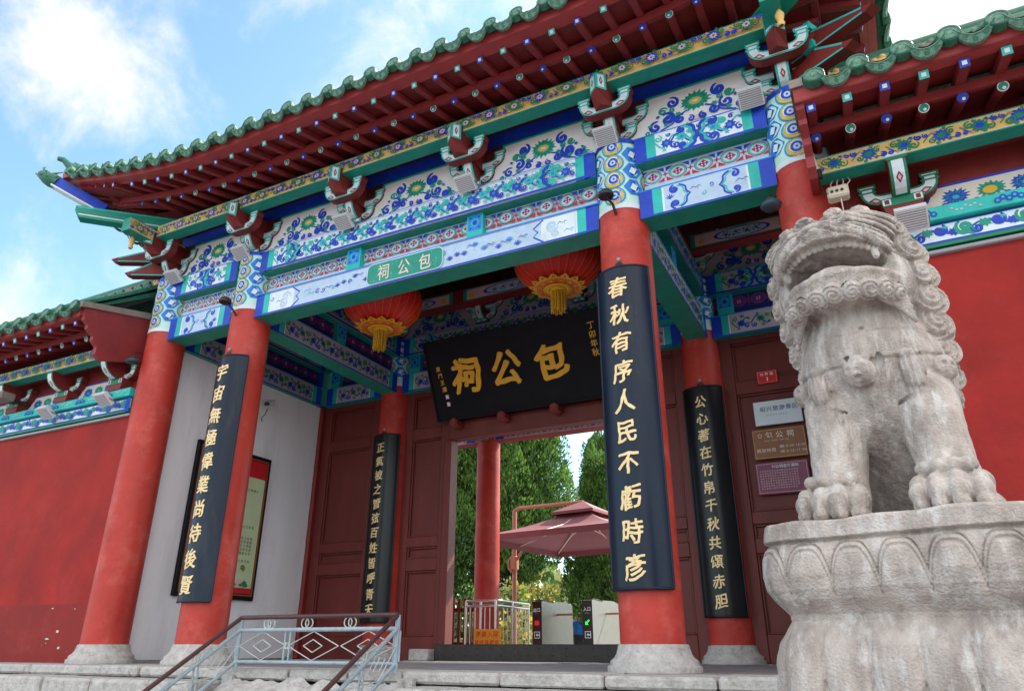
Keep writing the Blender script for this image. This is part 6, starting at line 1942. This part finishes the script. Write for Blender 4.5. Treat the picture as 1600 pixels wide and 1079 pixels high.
    # beard curls under the jaw
    for k, a in enumerate(np.linspace(-1.2, 1.2, 9)):
        p = hp(.162 * math.sin(a), -.070 - .128 * math.cos(a), -.135 - .008 * math.cos(a)); S.curl(p, .033, V(math.sin(a), -math.cos(a) * .9, -.65), .005, 2.6, .0045, k, 1 if k % 2 else -1)
        for j in range(5):
            q_ = hp(.164 * math.sin(a + (j - 2) * .06), -.070 - .136 * math.cos(a), -.104); S.cap(q_, p + V((j - 2) * .010, 0, .012), .0062, .0045, .002)
    for q in (-1, 1):     # moustache tuft sweeping back at the mouth corner
        for j in range(4):
            pr = None
            for t_ in np.linspace(0, 1, 6):
                p = hp(q * (.118 + .058 * t_), -.165 + .080 * t_ + .012 * j, -.100 - .018 * j - .055 * t_ ** 1.5)
                if pr is not None: S.cap(pr, p, .0125 * (1 - .5 * t_) + .002, .011 * (1 - .5 * t_) + .002, .004)
                pr = p
    # mane: rows of spiral curls down both sides and the back
    rnd = random.Random(4)
    rows_ = [(-.055, .198, 0), (.03, .208, .5), (.115, .195, 0), (.19, .165, .5), (.25, .11, 0)]
    for (yo, rx, off) in rows_:
        zz = np.arange(.46 if yo < .1 else .42, 1.03, .083)
        for i, z in enumerate(zz):
            z = z + off * .039
            wz = rx * (1 - min(.98, max(0, (z - .82) / .25) ** 2.2)) ** .5
            wz *= (.84 + .16 * min(1, (z - .45) / .25))
            for q in (-1, 1):
                y_ = yo - .03 + .10 * (1 - min(1, (z - .5) / .35)) * (1 if yo < .1 else .4) - .02
                c = V(q * (wz + .012), y_, z); S.curl(c, .056, V(q, -.75 if yo < .05 else -.1 + yo, .12), .005, 2.7, .0062, rnd.random() * 6, q)
    for yo in (-.03, .05, .13, .2):
        for x in np.linspace(-.13, .13, 4): S.curl(V(x, yo, 1.015 - .9 * x * x - .4 * max(0, yo - .05) ** 1), .046, V(x * 3, -.3 + yo, 1), .006, 2.6, .0045, x * 20, 1 if x > 0 else -1)
    for z in np.arange(.45, .96, .085):
        for x in np.linspace(-.13, .13, 4): S.curl(V(x, .235 - .06 * (z - .6), z), .05, V(x * 2, 1, 0), .006, 2.8, .0045, x * 30 + z * 9, 1)
    # harness: strap, bell, tassels
    sl, (X, Y, Z) = S.blk(V(0, -.1, .5), .36)
    zs = .485 + .10 * np.abs(X) + .0 * Y
    m_ = (Y < .12)
    S.D[sl] -= np.where(m_, .0055 / (1 + np.exp(-(Z - zs) / .0025)) * np.exp(-np.clip(Z - zs, 0, 1) / .09), 0).astype(np.float32)
    S.D[sl] += np.where(m_, .005 * np.exp(-((Z - zs + .004) / .005) ** 2), 0).astype(np.float32)
    S.D[sl] += np.where(m_ & (Y < 0), .0045 * np.exp(-((Z - zs - .10 + .08 * X) / .004) ** 2), 0).astype(np.float32)
    E((0, -.235, .452), (.052, .040, .046), .006)
    E((0, -.225, .495), (.026, .022, .020), .006)
    for p in ((-.026, -.270, .458), (.0, -.277, .452), (.028, -.270, .460)): E(p, .0095, .001, sub=True)
    E((0, -.268, .428), (.012, .012, .010), .002, sub=True)
    for q in (-1, 1):
        ln = lambda X_, Y_, Z_: .003 * np.cos(X_ * 420)
        E((q * .138, -.185, .435), (.036, .028, .060), .004, fn=ln); E((q * .138, -.190, .495), (.022, .022, .02), .004)
        E((q * .212, -.105, .455), (.036, .042, .042), .005); E((q * .240, -.125, .455), .008, .002, sub=True); E((q * .222, -.143, .46), .008, .002, sub=True)
        
    # crease above the fore legs, chest folds
    for q in (-1, 1):
        pr = None
        for t_ in np.linspace(0, 1, 10):
            a = math.pi * (1 - t_); p = V(q * .148 + .088 * math.cos(a), -.205 + .05 * abs(math.cos(a)) ** 2, .318 + .045 * math.sin(a))
            if pr is not None: S.cap(pr, p, .006, .006, .008, sub=True)
            pr = p
    # weathering
    X, Y, Z = np.meshgrid(*[S.lo[k] + S.h * np.arange(S.n[k]) for k in range(3)], indexing='ij', sparse=True)
    wv = .0011 * (np.sin(57 * X + 31 * Z) * np.sin(49 * Y - 23 * Z + 1) + np.sin(113 * Z + 41 * X) * np.sin(91 * X - 77 * Y)) + .0012 * np.sin(23 * X + 1.3) * np.sin(29 * Z + .4 + 11 * Y)
    S.D += wv.astype(np.float32)
    rp = random.Random(12)
    for k in range(70):
        a_, z_ = rp.uniform(-2.6, 2.6), rp.uniform(.05, .75); E((.2 * math.sin(a_), -.02 - .2 * math.cos(a_), z_), (rp.uniform(.005, .014), .012, rp.uniform(.005, .03)), .004, sub=True)
    # flat underside
    S.D = np.maximum(S.D, (-(Z) + .0 * X + 0 * Y).astype(np.float32) + np.zeros_like(S.D))
    return S
LION_O, LION_A = V(5.500, -2.17, .330), R(-13)
ca, sa = math.cos(LION_A), math.sin(LION_A)
LS = 1.0
def lion_tf(v):
    v = v * LS; v = v + np.stack([-.058 * v[:, 2], 0 * v[:, 0], 0 * v[:, 0]], 1)      # the statue leans a little
    return np.stack([LION_O[0] + ca * v[:, 0] - sa * v[:, 1], LION_O[1] + sa * v[:, 0] + ca * v[:, 1], LION_O[2] + v[:, 2]], 1)
S = build_lion()
lion = link(S.mesh('stone_lion', 'stone_lion', lion_tf), 'stone_lion')
tag(lion, 'weathered pale stone guardian lion with open mouth seated on a carved pedestal', 'statue')

# ---- pedestal: lotus throne with two rows of petals
def build_pedestal():
    a, b, ex = .358, .385, 7.0
    nt_ = 1200; TT = np.linspace(0, 2 * math.pi, nt_, endpoint=False)
    rr = (np.abs(np.cos(TT) / a) ** ex + np.abs(np.sin(TT) / b) ** ex) ** (-1 / ex)
    px, py = rr * np.cos(TT), rr * np.sin(TT)
    ds = np.hypot(np.roll(px, -1) - px, np.roll(py, -1) - py); L_ = ds.sum(); arc = np.concatenate([[0], np.cumsum(ds)[:-1]])
    arc2 = np.linspace(0, L_, nt_, endpoint=False)
    px, py = np.interp(arc2, np.append(arc, L_), np.append(px, px[0])), np.interp(arc2, np.append(arc, L_), np.append(py, py[0]))
    tx, ty = np.roll(px, -1) - np.roll(px, 1), np.roll(py, -1) - np.roll(py, 1); tl = np.hypot(tx, ty); nx, ny = ty / tl, -tx / tl
    zs = np.concatenate([np.linspace(0, -.62, 340), np.linspace(-.63, -1.60, 16)])
    pz = [0, -.008, -.052, -.057, -.064, -.10, -.15, -.19, -.215, -.237, -.255, -.272, -.29, -.325, -.385, -.48, -.60, -.62, -.63, -1.6]
    po = [-.012, -.004, .002, -.006, -.004, .008, .012, .006, -.008, -.030, -.046, -.050, -.040, -.020, -.004, .006, .0, -.004, .04, .04]
    off = np.interp(-zs, -np.array(pz), po)
    npet = round(L_ / .119); U = arc2 / L_ * npet; t = 2 * (U - np.floor(U)) - 1
    Zg, Tg = np.meshgrid(zs, t, indexing='ij')
    Ug = np.tile(U, (len(zs), 1)); Xg = np.tile(arc2, (len(zs), 1))
    d = np.zeros_like(Zg)
    up_m = (Zg < -.059) & (Zg > -.245)
    for k, dp in ((0, .010), (.020, .007)):
        arch = -.070 - k * .9 - .085 * np.abs(Tg * (1 + k * 5)) ** 3.4
        d -= np.where(up_m, dp * np.exp(-((Zg - arch) / .0048) ** 2), 0)
    arch = -.070 - .085 * np.abs(Tg) ** 3.4
    d += np.where(up_m & (Zg < arch), .008 * (1 - np.abs(Tg) ** 3) * np.clip((.245 + Zg) / .09, 0, 1), -.0025 * up_m)
    d -= np.where(up_m, .006 * np.exp(-((1 - np.abs(Tg)) / .09) ** 2) * np.clip((-.10 - Zg) / .04, 0, 1) * np.clip((Zg + .25) / .10, 0, 1), 0)
    d -= .010 * np.exp(-((Zg + .0605) / .004) ** 2)
    lo_m = (Zg < -.272) & (Zg > -.62)
    T2 = 2 * ((Ug + .5) - np.floor(Ug + .5)) - 1
    arch = -.50 + .075 * np.abs(T2) ** 3 - .0
    d += np.where(lo_m, (.014 * (1 - T2 ** 2) - .005 * np.exp(-((1 - np.abs(T2)) / .10) ** 2)) * np.clip((-.272 - Zg) / .06, 0, 1) * np.clip((Zg + .60) / .05, 0, 1) - .007 * np.exp(-((Zg - arch) / .008) ** 2), 0)
    # wear
    d += .0022 * np.sin(Xg * 21 + 3 * np.sin(Zg * 17)) * np.sin(Zg * 27 + Xg * 5) + .0010 * np.sin(Xg * 63 + Zg * 41) + .0012 * np.sin(Xg * 131 - Zg * 87)
    o = off[:, None] + d
    vx = px[None] + nx[None] * o; vy = py[None] + ny[None] * o
    zz = Zg + .004 * np.sin(Xg * 9) * np.exp(Zg / .05) + .0025 * np.sin(Xg * 31 + 1) * np.exp(Zg / .03)
    P3 = np.stack([vx, vy, zz], -1); nz_, n_ = P3.shape[:2]
    ri = np.arange(nz_)[:-1, None] * n_; ci = np.arange(n_)[None]; c2 = (ci + 1) % n_
    F = np.stack([ri + ci, ri + n_ + ci, ri + n_ + c2, ri + c2], -1).reshape(-1, 4)
    me = bpy.data.meshes.new('lion_pedestal'); vs = P3.reshape(-1, 3)
    A2 = LION_A * .8
    c_, s_ = math.cos(A2), math.sin(A2)
    pc = V(5.470, -2.165, .330)
    W_ = np.stack([pc[0] + c_ * vs[:, 0] - s_ * vs[:, 1], pc[1] + s_ * vs[:, 0] + c_ * vs[:, 1], pc[2] + vs[:, 2]], 1)
    nf = len(F); me.vertices.add(len(W_)); me.vertices.foreach_set('co', W_.reshape(-1).astype(np.float32))
    me.loops.add(nf * 4 + n_); me.loops.foreach_set('vertex_index', np.concatenate([F.reshape(-1), np.arange(n_)]).astype(np.int32))
    me.polygons.add(nf + 1); me.polygons.foreach_set('loop_start', np.append(np.arange(0, nf * 4, 4), nf * 4).astype(np.int32))
    me.materials.append(MATS['stone']); me.polygons.foreach_set('use_smooth', [True] * nf + [False]); me.update(calc_edges=True); me.validate()
    return me
tag(link(build_pedestal(), 'lion_pedestal'), 'rounded stone pedestal carved with rows of lotus petals under the lion', 'pedestal')

# ---- visitor in the courtyard
def build_person():
    S = SDF((-.34, -.26, -.02), (.34, .26, 1.36), .012)
    E, K = S.ell, S.cap
    K((0, 0, .66), (0, 0, 1.00), .115, .13, .04); E((0, 0, 1.02), (.19, .09, .07), .04); E((0, 0, .66), (.14, .10, .09), .04)
    K((0, 0, 1.04), (0, -.01, 1.12), .045, .04, .02); E((0, -.01, 1.20), (.068, .082, .095), .015)
    E((0, -.09, 1.195), (.012, .016, .016), .01)
    for q in (-1, 1):
        K((q * .085, 0, .64), (q * .09, .0, .36), .085, .058, .02); K((q * .09, 0, .36), (q * .09, .02, .06), .056, .038, .02); K((q * .09, .02, .035), (q * .10, -.12, .03), .04, .034, .02)
        K((q * .19, 0, 1.01), (q * .23, .01, .80), .05, .04, .02); K((q * .23, .01, .80), (q * .22, -.06, .60), .038, .028, .015)
        E((q * .22, -.08, .555), (.022, .035, .045), .01)
        for k in range(4): K((q * .22 + (k - 1.5) * .011, -.08, .53), (q * .22 + (k - 1.5) * .012, -.095, .485 + .006 * abs(k - 1.5)), .0075, .006, .003)
        K((q * .20, -.09, .55), (q * .20 - q * .012, -.115, .52), .009, .007, .004); E((q * .068, 0, 1.195), (.01, .016, .022), .004)
    return S
t = thing('person', 'person in a bright blue shirt standing far back between the turnstiles', 'person', (-3.67, 18.0, -.32))
o = link(build_person().mesh('body', (['trousers', 'shirt_blue', 'skin'], lambda c: np.where(c[:, 2] + .32 > 1.085, 2, np.where(c[:, 2] + .32 > .68, np.where((np.abs(c[:, 0] + 3.67) > .19) & (c[:, 2] + .32 < .86), 2, 1), np.where((np.abs(c[:, 0] + 3.67) > .185), 2, 0)))), lambda v: v + np.array([-3.67, 18.0, -.32])), 'body', t)
S2 = SDF((-.12, -.12, 1.1), (.12, .14, 1.36), .009)
S2.ell((0, .012, 1.228), (.076, .086, .085), .01); S2.ell((0, -.09, 1.17), (.065, .06, .07), .01, sub=True)
link(S2.mesh('hair', 'hair', lambda v: v + np.array([-3.67, 18.0, -.32])), 'hair', t)
